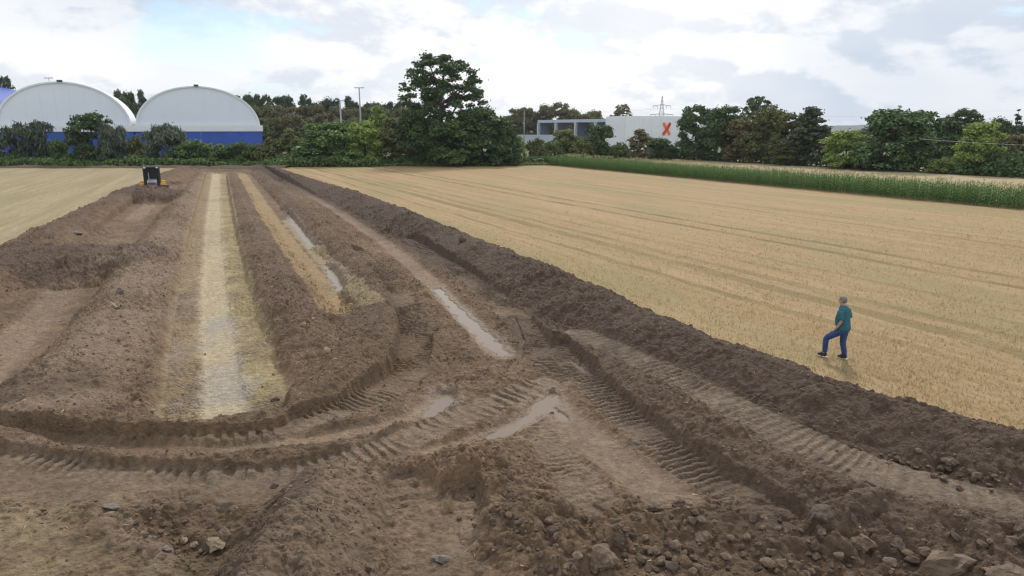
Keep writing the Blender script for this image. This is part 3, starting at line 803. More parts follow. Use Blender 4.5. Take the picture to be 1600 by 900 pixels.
for i in range(7):
    s = 0.0
    while s < Lm:
        s += r_.uniform(.10, .22)
        p = MZ_A + mdir * s + mnor * (i * .75 + r_.uniform(-.06, .06))
        V, F_, T, FT = protos[r_.randrange(8)]
        a, k = r_.uniform(0, 6.28), r_.uniform(.88, 1.08); c, sn = math.cos(a), math.sin(a)
        M = np.array(((c, -sn, 0), (sn, c, 0), (0, 0, 1))).T * k
        off = np.array((p[0], p[1], -.02))
        VV.append(V @ M + off); FF.append(F_ + ov); ov += len(V)
        if r_.random() < (.12 if i < 4 else .4): TV.append(T @ M + off); TF.append(FT + ot); ot += len(T)
# pale stubble between the maize and the wood
ts_, tw_ = np.linspace(-30, Lm + 30, 90), np.linspace(3.2, 58, 30)
TS, TW = np.meshgrid(ts_, tw_)
TX, TY = MZ_A[0] + mdir[0] * TS + mnor[0] * TW, MZ_A[1] + mdir[1] * TS + mnor[1] * TW
M_FAR = field_material('pale_stubble', (.42, .33, .19), (.50, .40, .25), (.34, .29, .15), ())
tag(obj('far_field', grid('far_field', TX, TY, .05 + .02 * fbm(TX * .2, TY * .2, 3, 8), M_FAR)), kind='structure')
mo = tag(obj('maize_crop', fast_mesh('maize_crop', np.concatenate(VV), np.concatenate(FF), M_MAIZE)),
         'long strip of tall green maize with tan tassels behind the stubble field', 'maize', None, 'stuff')
obj('tassels', fast_mesh('tassels', np.concatenate(TV), np.concatenate(TF), M_TASSEL), mo)

# ================================================================== TREES AND SHRUBS
M_BARK = material('bark', (.085, .068, .052), .95, .4, 4.0, .6, 12.0)
M_BIRCH = material('pale_bark', (.34, .32, .28), .9, .5, 3.0, .3, 12.0)
LEAF = {
    'dark': leaf_material('leaf_dark_green', (0.062, 0.112, 0.046), .40, .18, (0.131, 0.213, 0.075)),
    'mid': leaf_material('leaf_mid_green', (0.099, 0.168, 0.054), .40, .22, (0.194, 0.298, 0.092)),
    'light': leaf_material('leaf_light_green', (0.206, 0.291, 0.075), .35, .28, (0.362, 0.465, 0.126)),
    'olive': leaf_material('leaf_olive', (0.145, 0.168, 0.062), .40, .20, (0.259, 0.285, 0.106)),
    'brown': leaf_material('leaf_brown_green', (0.147, 0.138, 0.070), .40, .18, (0.259, 0.228, 0.110)),
    'silver': leaf_material('leaf_silver_green', (.095, .125, .075), .35, .20, (.165, .205, .135)),
    'greygreen': leaf_material('leaf_grey_green', (.085, .105, .058), .35, .2, (.135, .160, .092)),
    'pine': leaf_material('leaf_pine', (0.049, 0.092, 0.046), .40, .12, (0.106, 0.172, 0.080)),
}
def crown_points(r, kind, H_, W_):
    """lobe centres and radii inside the crown's envelope"""
    lob = []
    if kind == 'conifer':
        for i in range(26):
            t = r.random(); z = H_ * (.16 + .8 * t); rad = W_ * .5 * (1 - t) * .75
            a = r.uniform(0, 6.28); lob.append((rad * math.cos(a), rad * math.sin(a), z, W_ * (.07 + .12 * (1 - t))))
        lob.append((0, 0, H_ * .97, W_ * .05))
    elif kind == 'shrub':
        for i in range(32):
            a = r.uniform(0, 6.28); t = r.random(); rad = W_ * .42 * math.sqrt(r.random())
            z = H_ * (.15 + .68 * t * (1 - .55 * (rad / (W_ * .5)) ** 2))
            lob.append((rad * math.cos(a), rad * math.sin(a), z, W_ * r.uniform(.10, .17)))
    elif kind == 'open':                           # a tall old tree with gaps in the upper crown
        for i in range(215):
            t = r.random() ** .85; z = H_ * (.10 + .86 * t)
            env = math.sqrt(max(0, 1 - ((z / H_ - .46) / .53) ** 2)) if z > .46 * H_ else .80 + .2 * z / (.46 * H_)
            a = r.uniform(0, 6.28); rad = W_ * .46 * env * r.random() ** .45
            lob.append((rad * math.cos(a), rad * math.sin(a), z, W_ * r.uniform(.034, .064) * (1.4 - .4 * t)))
        for i in range(14): lob.append((r.uniform(-.3, .3) * W_, r.uniform(-.3, .3) * W_, H_ * r.uniform(.08, .40), W_ * .13))
    elif kind == 'tall':
        for i in range(58):
            t = r.random(); z = H_ * (.06 + .88 * t); env = math.sin(math.pi * (.20 + .74 * t)) ** .6
            a = r.uniform(0, 6.28); rad = W_ * .36 * env * math.sqrt(r.random())
            lob.append((rad * math.cos(a), rad * math.sin(a), z, W_ * r.uniform(.10, .17)))
    else:                                          # round
        for i in range(62):
            t = r.random(); z = H_ * (.06 + .85 * t); env = math.sin(math.pi * (.26 + .62 * t)) ** .55
            a = r.uniform(0, 6.28); rad = W_ * .41 * env * r.random() ** .4
            lob.append((rad * math.cos(a), rad * math.sin(a), z, W_ * r.uniform(.085, .15)))
    return lob
def tree_proto(seed, kind, H_, W_, n_leaf, leaf, up=0.0, slim=1.0):
    r = random.Random(seed); g = np.random.default_rng(seed)
    lob = crown_points(r, kind, H_, W_)
    wts = np.array([l[3] ** 2 for l in lob]); wts /= wts.sum()
    ci = g.choice(len(lob), n_leaf, p=wts); L = np.array(lob)[ci]
    dirs = g.normal(size=(n_leaf, 3)); dirs /= np.linalg.norm(dirs, axis=1)[:, None]
    dirs[:, 2] = np.where(dirs[:, 2] < -.35, -dirs[:, 2] * .6, dirs[:, 2])
    rad = L[:, 3] * (.35 + .75 * g.random(n_leaf) ** .5) * (1 + .35 * g.normal(size=n_leaf) * (g.random(n_leaf) < .35))
    P = L[:, :3] + dirs * rad[:, None] * np.array((1, 1, .85))
    P[:, 2] = np.maximum(P[:, 2], .12 * leaf)
    nrm = dirs + .75 * g.normal(size=(n_leaf, 3)) + np.array((0, 0, .35)); nrm /= np.linalg.norm(nrm, axis=1)[:, None]
    ref = g.normal(size=(n_leaf, 3)) * (1 - up) + np.array((0.15, 0, 1)) * up * 2.2
    a = np.cross(nrm, ref); a /= np.linalg.norm(a, axis=1)[:, None] + 1e-9; b = np.cross(a, nrm)
    sz = leaf * g.uniform(.55, 1.25, n_leaf)[:, None]
    A, B = a * sz * .5 * slim, b * sz * .62
    V = np.stack([P - B, P + A * .9 - B * .1, P + B, P - A * .9 - B * .1], 1).reshape(-1, 3)
    crown = fast_mesh('crown', V, np.arange(4 * n_leaf).reshape(-1, 4))
    mb = MB(); tr = H_ * (.017 if kind != 'open' else .022)
    if kind == 'shrub':
        for k in range(6):
            l = lob[r.randrange(len(lob))]
            mb.tube([(r.uniform(-.15, .15), r.uniform(-.15, .15), -.1), (l[0] * .5, l[1] * .5, l[2] * .55), l[:3]], [.06, .045, .02], 5)
    else:
        top = H_ * (.9 if kind == 'conifer' else .72)
        pts = [(r.uniform(-.02, .02) * H_ * (i > 0), r.uniform(-.02, .02) * H_ * (i > 0), -.15 + top * i / 5) for i in range(6)]
        mb.tube(pts, [tr * (1.25 - .2 * i) for i in range(6)], 7)
        for k in range(14 if kind == 'open' else 9):
            l = lob[r.randrange(len(lob))]; z0 = max(H_ * .12, l[2] * r.uniform(.45, .75)); z0 = min(z0, top * .95)
            q = z0 / top * 5; i = min(int(q), 4); s0 = Vector(pts[i]).lerp(Vector(pts[i + 1]), q - i)
            e = Vector(l[:3]); m_ = s0.lerp(e, .5) + Vector((0, 0, .05 * H_ * r.random()))
            mb.tube([s0, m_, e], [tr * .5, tr * .32, tr * .12], 5)
    trunk = mb.mesh('trunk', None)
    return trunk, crown, H_, W_
PR = {
    'big': [tree_proto(11, 'open', 17, 13, 30000, .34)],
    'round': [tree_proto(21 + i, 'round', 9.5, 8, 12000, .36) for i in range(4)],
    'tall': [tree_proto(31 + i, 'tall', 10, 5.2, 6000, .38) for i in range(3)],
    'shrub': [tree_proto(41 + i, 'shrub', 4.2, 5.2, 4200, .34) for i in range(4)],
    'willow': [tree_proto(51 + i, 'shrub', 5.5, 5.5, 8000, .46, .55, .38) for i in range(3)],
    'pine': [tree_proto(61 + i, 'conifer', 13, 5.5, 2600, .42) for i in range(2)],
    'open': [tree_proto(71 + i, 'open', 12, 9, 8500, .40) for i in range(2)],
}
cnt = {}
def tree(name, kind, leafk, px, top, wpx, D, label, cat, group=None, bark=None, z=-.05):
    """a tree at distance D whose top and width show at these places"""
    i = cnt.get(kind, 0); cnt[kind] = i + 1
    tk, cr, H_, W_ = PR[kind][i % len(PR[kind])]
    p = AT(px, top, D)
    Hh = (p.z - z) * (1.14 if leafk == 'silver' else 1.0 if kind == 'shrub' else 1.03); Wm = wpx * (.88 if kind in ('shrub', 'willow') else 1.16) * D / 1095.0
    root = empty(name, (p.x, D, z), random.uniform(0, 6.28))
    root.scale = (Wm / W_, Wm / W_, Hh / H_)
    for nm, me_, m in (('trunk', tk, bark or M_BARK), ('crown', cr, LEAF[leafk])):
        if not me_.materials: me_.materials.append(None)
        o = obj(nm, me_, root); o.material_slots[0].link = 'OBJECT'; o.material_slots[0].material = m
    return tag(root, label, cat, group)

T, S = 'tree', 'shrub'
HEDGE = 'shrubs of the hedge behind the straw field'
for a in (
    # the hedge in front of the white halls, from the left
    ('willow_bush', 'willow', 'silver', -22, 205, 60, 119, 'silver grey willow bush cut by the left edge of the photo', S, HEDGE),
    ('willow_bush', 'willow', 'silver', 40, 182, 82, 119, 'tall silver grey willow bush before the left half of the left white hall', S, HEDGE),
    ('leafy_shrub', 'shrub', 'mid', 88, 212, 32, 118, 'narrow green shrub between the tall willow bush and the dark round tree', S, HEDGE),
    ('dark_tree', 'round', 'dark', 138, 172, 66, 118, 'dark green rounded tree in front of the left white hall', T, None),
    ('willow_bush', 'willow', 'silver', 172, 188, 56, 117, 'grey green willow bush against the right side of the dark rounded tree', S, HEDGE),
    ('leafy_shrub', 'shrub', 'olive', 205, 203, 48, 119, 'olive shrub below the gap between the two white halls', S, HEDGE),
    ('willow_bush', 'willow', 'silver', 255, 188, 66, 118, 'silvery willow bush at the left foot of the right white hall', S, HEDGE),
    ('leafy_shrub', 'shrub', 'mid', 300, 213, 62, 118, 'low green shrub under the middle of the right white hall', S, HEDGE),
    ('leafy_shrub', 'shrub', 'mid', 345, 222, 56, 117, 'lowest green shrub where the blue wall shows most', S, HEDGE),
    ('leafy_shrub', 'willow', 'mid', 378, 213, 58, 118, 'feathery green shrub before the right end of the blue wall', S, HEDGE),
    ('leafy_shrub', 'shrub', 'olive', 422, 212, 62, 118, 'olive green shrub just right of the blue wall corner', S, HEDGE),
    ('leafy_shrub', 'tall', 'olive', 451, 202, 34, 121, 'slim olive shrub rising over the hedge left of the light masts', S, HEDGE),
    ('leafy_shrub', 'shrub', 'mid', 470, 222, 46, 117, 'small green shrub in front of the slim olive shrub', S, HEDGE),
    ('bushy_tree', 'round', 'mid', 510, 192, 78, 118, 'bushy mid green tree at the foot of the shorter light mast', T, None),
    ('leafy_shrub', 'shrub', 'light', 545, 206, 46, 120, 'pale green shrub between the feet of the two light masts', S, HEDGE),
    ('light_tree', 'round', 'light', 568, 190, 58, 119, 'yellow green small tree hiding the foot of the taller light mast', T, None),
    ('poplar', 'tall', 'light', 588, 167, 36, 124, 'slim light green tree rising right of the taller light mast', T, None),
    ('leafy_tree', 'tall', 'olive', 612, 186, 48, 120, 'olive green tree between the slim light tree and the tall open tree', T, None),
    # the tall tree and its neighbours
    ('tall_tree', 'big', 'dark', 688, 88, 128, 119, 'tallest tree, dark and open-crowned, standing over the middle of the hedge', T, None),
    ('leafy_tree', 'round', 'dark', 648, 170, 60, 118, 'dark green tree at the left foot of the tallest tree', T, None),
    ('leafy_tree', 'round', 'mid', 705, 184, 78, 116, 'green tree standing before the trunk of the tallest tree', T, None),
    ('leafy_tree', 'round', 'dark', 752, 168, 78, 119, 'dark tree joined to the right side of the tallest tree', T, None),
    ('leafy_tree', 'round', 'dark', 786, 184, 54, 117, 'low dark rounded tree closing the clump right of the tallest tree', T, None),
    ('leafy_shrub', 'shrub', 'light', 812, 210, 26, 119, 'yellow green sapling before the low grey wall', S, None),
    # in front of the warehouse
    ('leafy_shrub', 'shrub', 'olive', 838, 213, 42, 128, 'olive shrub under the left end of the open canopy', S, None),
    ('leafy_shrub', 'shrub', 'mid', 862, 216, 40, 134, 'green shrub below the second column of the canopy', S, None),
    ('leafy_tree', 'round', 'olive', 884, 202, 44, 138, 'olive small tree in front of the middle of the canopy', T, None),
    ('leafy_shrub', 'shrub', 'olive', 908, 210, 48, 136, 'spreading olive shrub right of the middle of the canopy', S, None),
    ('leafy_tree', 'round', 'dark', 936, 192, 46, 137, 'dark rounded tree before the right end of the canopy', T, None),
    ('leafy_shrub', 'shrub', 'mid', 966, 224, 42, 138, 'low green shrub under the corner of the white warehouse', S, None),
    ('leafy_tree', 'tall', 'brown', 1000, 203, 36, 135, 'brownish narrow tree in front of the white warehouse wall', T, None),
    ('leafy_tree', 'round', 'dark', 1030, 216, 40, 138, 'small dark tree under the orange and red X', T, None),
    ('leafy_shrub', 'shrub', 'dark', 1050, 224, 28, 138, 'dark shrub at the left foot of the right-hand wood', S, None),
    # the wood behind the maize
    ('leafy_tree', 'round', 'dark', 1089, 166, 54, 138, 'dark tree at the left end of the wood right of the warehouse', T, None),
    ('leafy_tree', 'tall', 'dark', 1112, 172, 46, 141, 'dark narrow tree second from the warehouse', T, None),
    ('leafy_tree', 'round', 'dark', 1138, 166, 62, 132, 'dark full tree third from the warehouse', T, None),
    ('leafy_tree', 'round', 'brown', 1166, 182, 60, 128, 'brownish tree in front of the tallest crown of the right-hand wood', T, None),
    ('crown_tree', 'open', 'dark', 1188, 152, 58, 150, 'highest crown of the right-hand wood, rising behind the others', T, None),
    ('leafy_tree', 'round', 'olive', 1205, 170, 58, 124, 'olive tree just below the highest crown of the right-hand wood', T, None),
    ('leafy_tree', 'round', 'olive', 1238, 178, 56, 120, 'olive tree between the highest crown and the pale-stemmed birch', T, None),
    ('leafy_shrub', 'round', 'olive', 1226, 218, 40, 117, 'low olive tree at the edge of the wood left of the birch', T, None),
    ('birch', 'tall', 'greygreen', 1268, 170, 62, 116, 'grey green birch with a pale stem at the right end of the wood', T, None),
    ('leafy_tree', 'round', 'light', 1326, 200, 66, 108, 'yellow green rounded tree between the birch and the big dark oak', T, None),
    ('leafy_shrub', 'shrub', 'dark', 1352, 232, 46, 103, 'dark shrub at the left foot of the big dark oak', S, None),
    ('oak', 'round', 'dark', 1405, 172, 104, 103, 'big dark spreading oak behind the maize', T, None),
    ('open_tree', 'open', 'dark', 1448, 176, 56, 124, 'open-crowned tree showing sky just right of the big dark oak', T, None),
    ('open_tree', 'open', 'dark', 1478, 184, 40, 124, 'thin open crown second to the right of the big dark oak', T, None),
    ('leafy_tree', 'round', 'dark', 1510, 172, 62, 113, 'tall dark tree behind the round light green tree', T, None),
    ('leafy_shrub', 'shrub', 'light', 1474, 243, 48, 96, 'yellow green shrub between the oak and the round light green tree', S, None),
    ('round_tree', 'round', 'light', 1536, 190, 66, 94, 'round light green tree standing alone before the dark wood', T, None),
    ('leafy_shrub', 'shrub', 'mid', 1506, 250, 44, 94, 'green shrub at the left foot of the round light green tree', S, None),
    ('leafy_tree', 'round', 'brown', 1588, 206, 46, 99, 'brownish tree at the right edge behind the clipped hedge', T, None),
    ('leafy_tree', 'round', 'dark', 1562, 186, 40, 116, 'dark tree behind the right side of the round light green tree', T, None),
    ('pine_tree', 'pine', 'pine', 1592, 172, 34, 119, 'pointed dark conifer near the right edge of the photo', T, None),
    # behind the halls
    ('dark_tree', 'open', 'dark', 4, 121, 36, 222, 'treetop over the blue hall at the left edge of the photo', T, None),
): 
    tree(*a, bark=M_BIRCH if a[0] == 'birch' else None)
# woods far behind: crowns one can make out, nothing to tell them apart
r2 = random.Random(12)
def wood(x0, x1, step, topf, D, kinds, name, label, group, wid):
    x = x0
    while x < x1:
        k, lk = r2.choice(kinds)
        tree(name, k, lk, x + r2.uniform(-.25, .25) * step, topf(x) + r2.uniform(-4, 4), wid * r2.uniform(.85, 1.2), D + r2.uniform(-7, 7), label, T, group)
        x += step
flat = lambda v: (lambda x: v)
wood(185, 225, 17, flat(142), 205, [('tall', 'pine'), ('round', 'dark')], 'pine_tree', 'dark tree of the wood showing between the two white halls', 'trees between the white halls', 24)
wood(345, 655, 14, lambda x: 147 + (x - 345) * .05, 232, [('tall', 'pine'), ('round', 'pine')], 'pine_tree', 'dark pine in the back row of the wood behind the light masts', 'pines of the far wood', 27)
wood(352, 660, 21, lambda x: 160 + (x - 352) * .03, 212, [('round', 'brown'), ('round', 'olive'), ('round', 'brown')], 'broadleaf_tree', 'brownish broadleaf tree in the wood behind the light masts', 'broadleaf trees of the far wood', 34)
wood(362, 660, 24, flat(182), 200, [('round', 'brown'), ('round', 'olive')], 'edge_tree', 'lower brown-green tree at the near edge of the far wood', 'trees at the edge of the far wood', 34)
wood(790, 935, 20, lambda x: 178 - 13 * math.sin((x - 790) / 145 * 3.1), 255, [('round', 'olive'), ('round', 'brown')], 'broadleaf_tree', 'olive tree showing over the roof of the open canopy', 'trees behind the warehouse', 34)
tree('open_tree', 'open', 'brown', 972, 164, 36, 250, 'open-crowned tree showing over the roof corner of the white warehouse', T)
wood(1282, 1390, 20, lambda x: 206 - (3 if x > 1330 else 0), 210, [('round', 'dark'), ('round', 'olive')], 'distant_tree', 'far dark treetop in the gap under the blue hills', 'treetops in the gap between birch and oak', 30)
wood(1430, 1640, 26, flat(196), 136, [('round', 'dark'), ('round', 'dark'), ('round', 'brown')], 'wood_tree', 'dark tree of the shaded wood behind the round light green tree', 'trees of the shaded wood at the right', 42)

# undergrowth: brambles and tall grass along the foot of the hedge (one tangled mass)
def tangle(name, x0, x1, yf, depth, hf, n, leaf, mat, label, cat, seed):
    g = np.random.default_rng(seed)
    x = g.uniform(x0, x1, n); y = yf(x) + g.random(n) * depth
    top = hf(x) * (.55 + .5 * fbm(x * .35, y * .35, 3, seed) + .3 * (y - yf(x)) / depth)
    P = np.stack([x, y, np.maximum(top, .2) * g.random(n) ** .6 - .06], 1)
    nrm = g.normal(size=(n, 3)) + np.array((0, -.5, .6)); nrm /= np.linalg.norm(nrm, axis=1)[:, None]
    a = np.cross(nrm, g.normal(size=(n, 3))); a /= np.linalg.norm(a, axis=1)[:, None]; b = np.cross(a, nrm)
    sz = leaf * g.uniform(.5, 1.3, n)[:, None]
    V = np.stack([P - b * sz * .6, P + a * sz * .45, P + b * sz * .6, P - a * sz * .45], 1).reshape(-1, 3)
    return tag(obj(name, fast_mesh(name, V, np.arange(4 * n).reshape(-1, 4), mat)), label, cat, None, 'stuff')
tangle('undergrowth', -112, -22, lambda x: 113.4 + 0 * x, 5.5, lambda x: 1.9 + 0 * x, 30000, .34, LEAF['mid'], 'tangled green brambles along the foot of the hedge behind the straw field', 'undergrowth', 5)
tangle('undergrowth', -24, 12, lambda x: 116.0 + .12 * (x + 24), 4.5, lambda x: 1.7 + 0 * x, 9000, .32, LEAF['dark'], 'dark undergrowth at the foot of the tallest tree behind the stubble', 'undergrowth', 6)
tangle('grass_verge', -44, 14, lambda x: 113.6 + .10 * (x + 44), 2.2, lambda x: .75 + 0 * x, 9000, .22, LEAF['light'], 'strip of fresh green grass along the far edge of the stubble', 'grass', 7)
def beyond(x): return np.minimum(123 - (x - 43) * 1.85, 139.0) + 1.5
tangle('undergrowth', 6, 78, beyond, 7.0, lambda x: 2.6 + 1.0 * np.sin(x * .9), 26000, .40, LEAF['dark'], 'dark undergrowth under the wood behind the maize', 'undergrowth', 8)
# clipped dark hedge at the right edge
def clipped_hedge():
    a, b = AT(1538, 272, 91), AT(1720, 276, 87)
    g = np.random.default_rng(3); n = 5200
    t = g.random(n); th = g.uniform(-.2, math.pi + .2, n)
    end = np.clip(np.minimum(t, 1 - t) * 9, 0, 1) ** .5
    ax = np.array((b.x - a.x, b.y - a.y, 0)); L = np.linalg.norm(ax); ax /= L; nn = np.array((-ax[1], ax[0], 0))
    rr = (.95 + .06 * g.normal(size=n)) * end
    P = np.outer(t * L, ax) + np.outer(np.cos(th) * rr * 1.0, nn); P[:, 2] = .05 + np.maximum(np.sin(th), -.1) * rr * .85
    nrm = np.outer(np.cos(th), nn) + np.outer(np.sin(th), (0, 0, 1)) + .6 * g.normal(size=(n, 3))
    nrm /= np.linalg.norm(nrm, axis=1)[:, None]
    u = np.cross(nrm, g.normal(size=(n, 3))); u /= np.linalg.norm(u, axis=1)[:, None]; v = np.cross(u, nrm)
    s = .2
    V = np.stack([P - v * s, P + u * s * .8, P + v * s, P - u * s * .8], 1).reshape(-1, 3)
    root = empty('hedge', (a.x, a.y, 0))
    obj('foliage', fast_mesh('foliage', V, np.arange(4 * n).reshape(-1, 4), LEAF['mid']), root)
    mb = MB()
    for k in range(24):
        q = ax * L * (k + .5) / 24
        mb.tube([(q[0], q[1], -.1), (q[0] + .05, q[1], .6)], [.04, .02], 5)
    st = mb.build('stems', M_BARK, root); tag(st, kind='stuff')
    tag(root, 'low clipped green hedge at the right edge behind the maize', 'hedge')
clipped_hedge()

# ================================================================== BUILDINGS AND MASTS
M_MEMB = material('white_membrane', (.86, .87, .90), .45, .03, .25)
M_FRONT = material('pale_gable_fabric', (.84, .89, .97), .6, .02, .2)
M_BAND = material('white_sheet', (.88, .89, .90), .5, .03, .3)
M_BLUE = material('blue_sheet', (.045, .115, .50), .5, .08, .4)
M_DBLUE = material('blue_membrane', (.05, .10, .42), .45, .08, .4)
M_GREYM = material('galvanised_steel', (.33, .34, .36), .45, .12, 2.0, metal=.6)
M_DARKM = material('dark_metal', (.06, .065, .07), .5, .2, 4.0)
M_LAMP = material('lamp_housing', (.62, .64, .66), .4, .05, 3.0)
def hall(px_r, D_r, W_, yaw, depth, roof_m, front_m, zb, zw, zt, label, cat='sports hall', n_panel=9):
    c = AT(px_r, 200, D_r)
    e = Vector((math.cos(yaw), math.sin(yaw), 0))
    o = Vector((c.x, D_r, 0)) - e * W_
    root = empty('barrel_hall', (o.x, o.y, -.05), yaw)
    a, b = W_ / 2 - .25, zt - zw
    def arch(k, s=1.0):
        t = math.pi * (1 - k)
        cs, sn = math.cos(t), math.sin(t)
        return W_ / 2 + cs * a * s, zw + max(sn, 0) * b * s
    n = 44
    V, F = [], []
    for j in range(9):
        y = depth * j / 8 - (.12 if j == 0 else 0)
        bulge = .10 * (1 if j % 2 else 0)
        for i in range(n + 1):
            x, z = arch(i / n); V.append((x, y, z + bulge))
    for j in range(8):
        for i in range(n):
            q = j * (n + 1) + i; F.append((q, q + 1, q + n + 2, q + n + 1))
    roof = MB().add(V, F).build('roof', roof_m, root, smooth=True)
    rim = MB(); V = []
    for i in range(n + 1):
        (x0, z0), (x1, z1) = arch(i / n), arch(i / n, .965)
        V += [(x0, -.122, z0), (x1, -.122, z1), (x1, .12, z1)]
    F = []
    for i in range(n):
        q = i * 3; F += [(q, q + 1, q + 4, q + 3), (q + 1, q + 2, q + 5, q + 4)]
    rim.add(V, F).build('rim', roof_m, root, smooth=False)
    vt = MB().box((W_ / 2, -.25, zt + .10), (.9, .5, .35)); vt.build('vent', M_DARKM, roof, .03)
    def top(x):                                   # height of the gable under the rim
        u = max(-1, min(1, (x - W_ / 2) / (a * .985)))
        return zw + max(0, 1 - u * u) ** .5 * b * .985
    for k in range(n_panel):
        x0, x1 = W_ / 2 - a * .98 + 2 * a * .98 * k / n_panel + .006, W_ / 2 - a * .98 + 2 * a * .98 * (k + 1) / n_panel - .006
        xs = [x0 + (x1 - x0) * i / 8 for i in range(9)]
        prof = [(x0, zw - .02)] + [(x1, zw - .02)] + [(x, top(x)) for x in xs[::-1]]
        m = len(prof)
        MB().add([(x, .12, z) for x, z in prof] + [(x, .18, z) for x, z in prof],
                 [tuple(range(m))] + [(i, m + i, m + (i + 1) % m, (i + 1) % m) for i in range(m)]).build('gable_panel', front_m, root)
    bk = MB(); pr = [(W_ / 2 - a * .97, zw)] + [(W_ / 2 + a * .97, zw)] + [(W_ / 2 + a * .97 * math.cos(math.pi * i / 30), top(W_ / 2 + a * .97 * math.cos(math.pi * i / 30)) - .05) for i in range(31)]
    bk.add([(x, .20, z) for x, z in pr], [tuple(range(len(pr)))]).build('gable_backing', front_m, root)
    bnd = MB(); bnd.box((W_ / 2, -.30, (zb + zw) / 2), (W_ + .5, .30, zw - zb)); bnd.box((W_ + .06, depth / 2, (zb + zw) / 2), (.30, depth, zw - zb))
    bnd.build('white_band', M_BAND, root, .02)
    for k in range(6):
        w = W_ / 6
        MB().box((w * (k + .5), -.15, zb / 2), (w - .03, .2, zb)).build('wall_panel', M_BLUE, root, .01)
    MB().box((W_ - .02, depth / 2, zb / 2), (.2, depth, zb)).build('side_wall', M_BLUE, root)
    MB().box((.10, depth / 2 + .2, zb / 2), (.2, depth, zb)).build('side_wall', M_BLUE, root)
    return tag(root, label, cat)
YAW = R(25)
zb_, zw_, zt_ = AT(309, 205, 146).z, AT(309, 195.5, 146).z, AT(309, 134.5, 146).z
hall(408.5, 150, 23.9, YAW, 20, M_MEMB, M_FRONT, zb_, zw_, zt_, 'white barrel-roofed hall on a blue wall beside the tree wood')
p_ = AT(408.5, 200, 150); ex, ey = math.cos(YAW), math.sin(YAW)
xr_, Dr_ = p_.x - ex * 24.25, 150 - ey * 24.25
hall(800 + 1095.0 * xr_ / Dr_, Dr_, 22.6, YAW, 20, M_MEMB, M_FRONT, zb_, zw_, zt_ + .25, 'larger-looking white barrel-roofed hall behind the dark rounded tree')
hall(17, 196, 30, R(12), 30, M_DBLUE, M_DBLUE, 5, 6, 18.6, 'blue barrel-roofed hall only just in view at the edge')

def mast(px, top, D, arm, lamps, label, r0=.16):
    p = AT(px, top, D)
    root = empty('floodlight_mast', (p.x, D, -.05))
    Hh = p.z
    MB().tube([(0, 0, 0), (0, 0, Hh * .5), (0, 0, Hh)], [r0, r0 * .8, r0 * .55], 10).build('pole', M_GREYM, root, smooth=True)
    MB().box((0, 0, .2), (.6, .6, .4)).build('base', M_GREYM, root, .03)
    if arm:
        MB().box((0, 0, Hh - .06), (arm, .10, .10)).build('crossbar', M_GREYM, root, .01)
        for k in range(lamps):
            x = -arm / 2 + arm * (k + .5) / lamps if lamps > 2 else (-1) ** k * arm * .40
            l = MB().box((x, -.18, Hh - .10), (arm * .26 if lamps == 2 else arm / lamps * .7, .42, .22), 0, .8, 0, R(20)).build('floodlight', M_LAMP, root, .02)
            MB().box((x, -.08, Hh - .02), (.06, .2, .2)).build('bracket', M_GREYM, l)
    return tag(root, label, 'light mast', 'floodlight masts of the sports ground')
mast(531, 156, 140, 1.7, 2, 'shorter floodlight mast with two lamp heads before the far wood', .24)
mast(561, 136, 165, 2.3, 3, 'tallest floodlight mast with a wide crossbar against the sky', .24)
mast(627, 155, 205, 1.2, 2, 'faint thin floodlight mast beside the tallest tree', .14)
mast(819, 172, 178, 0, 0, 'thin grey pole standing by the low wall of the canopy', .14)
mast(76, 121, 205, 2.6, 3, 'floodlight mast peeping over the roof of the hall behind the dark tree', .16)

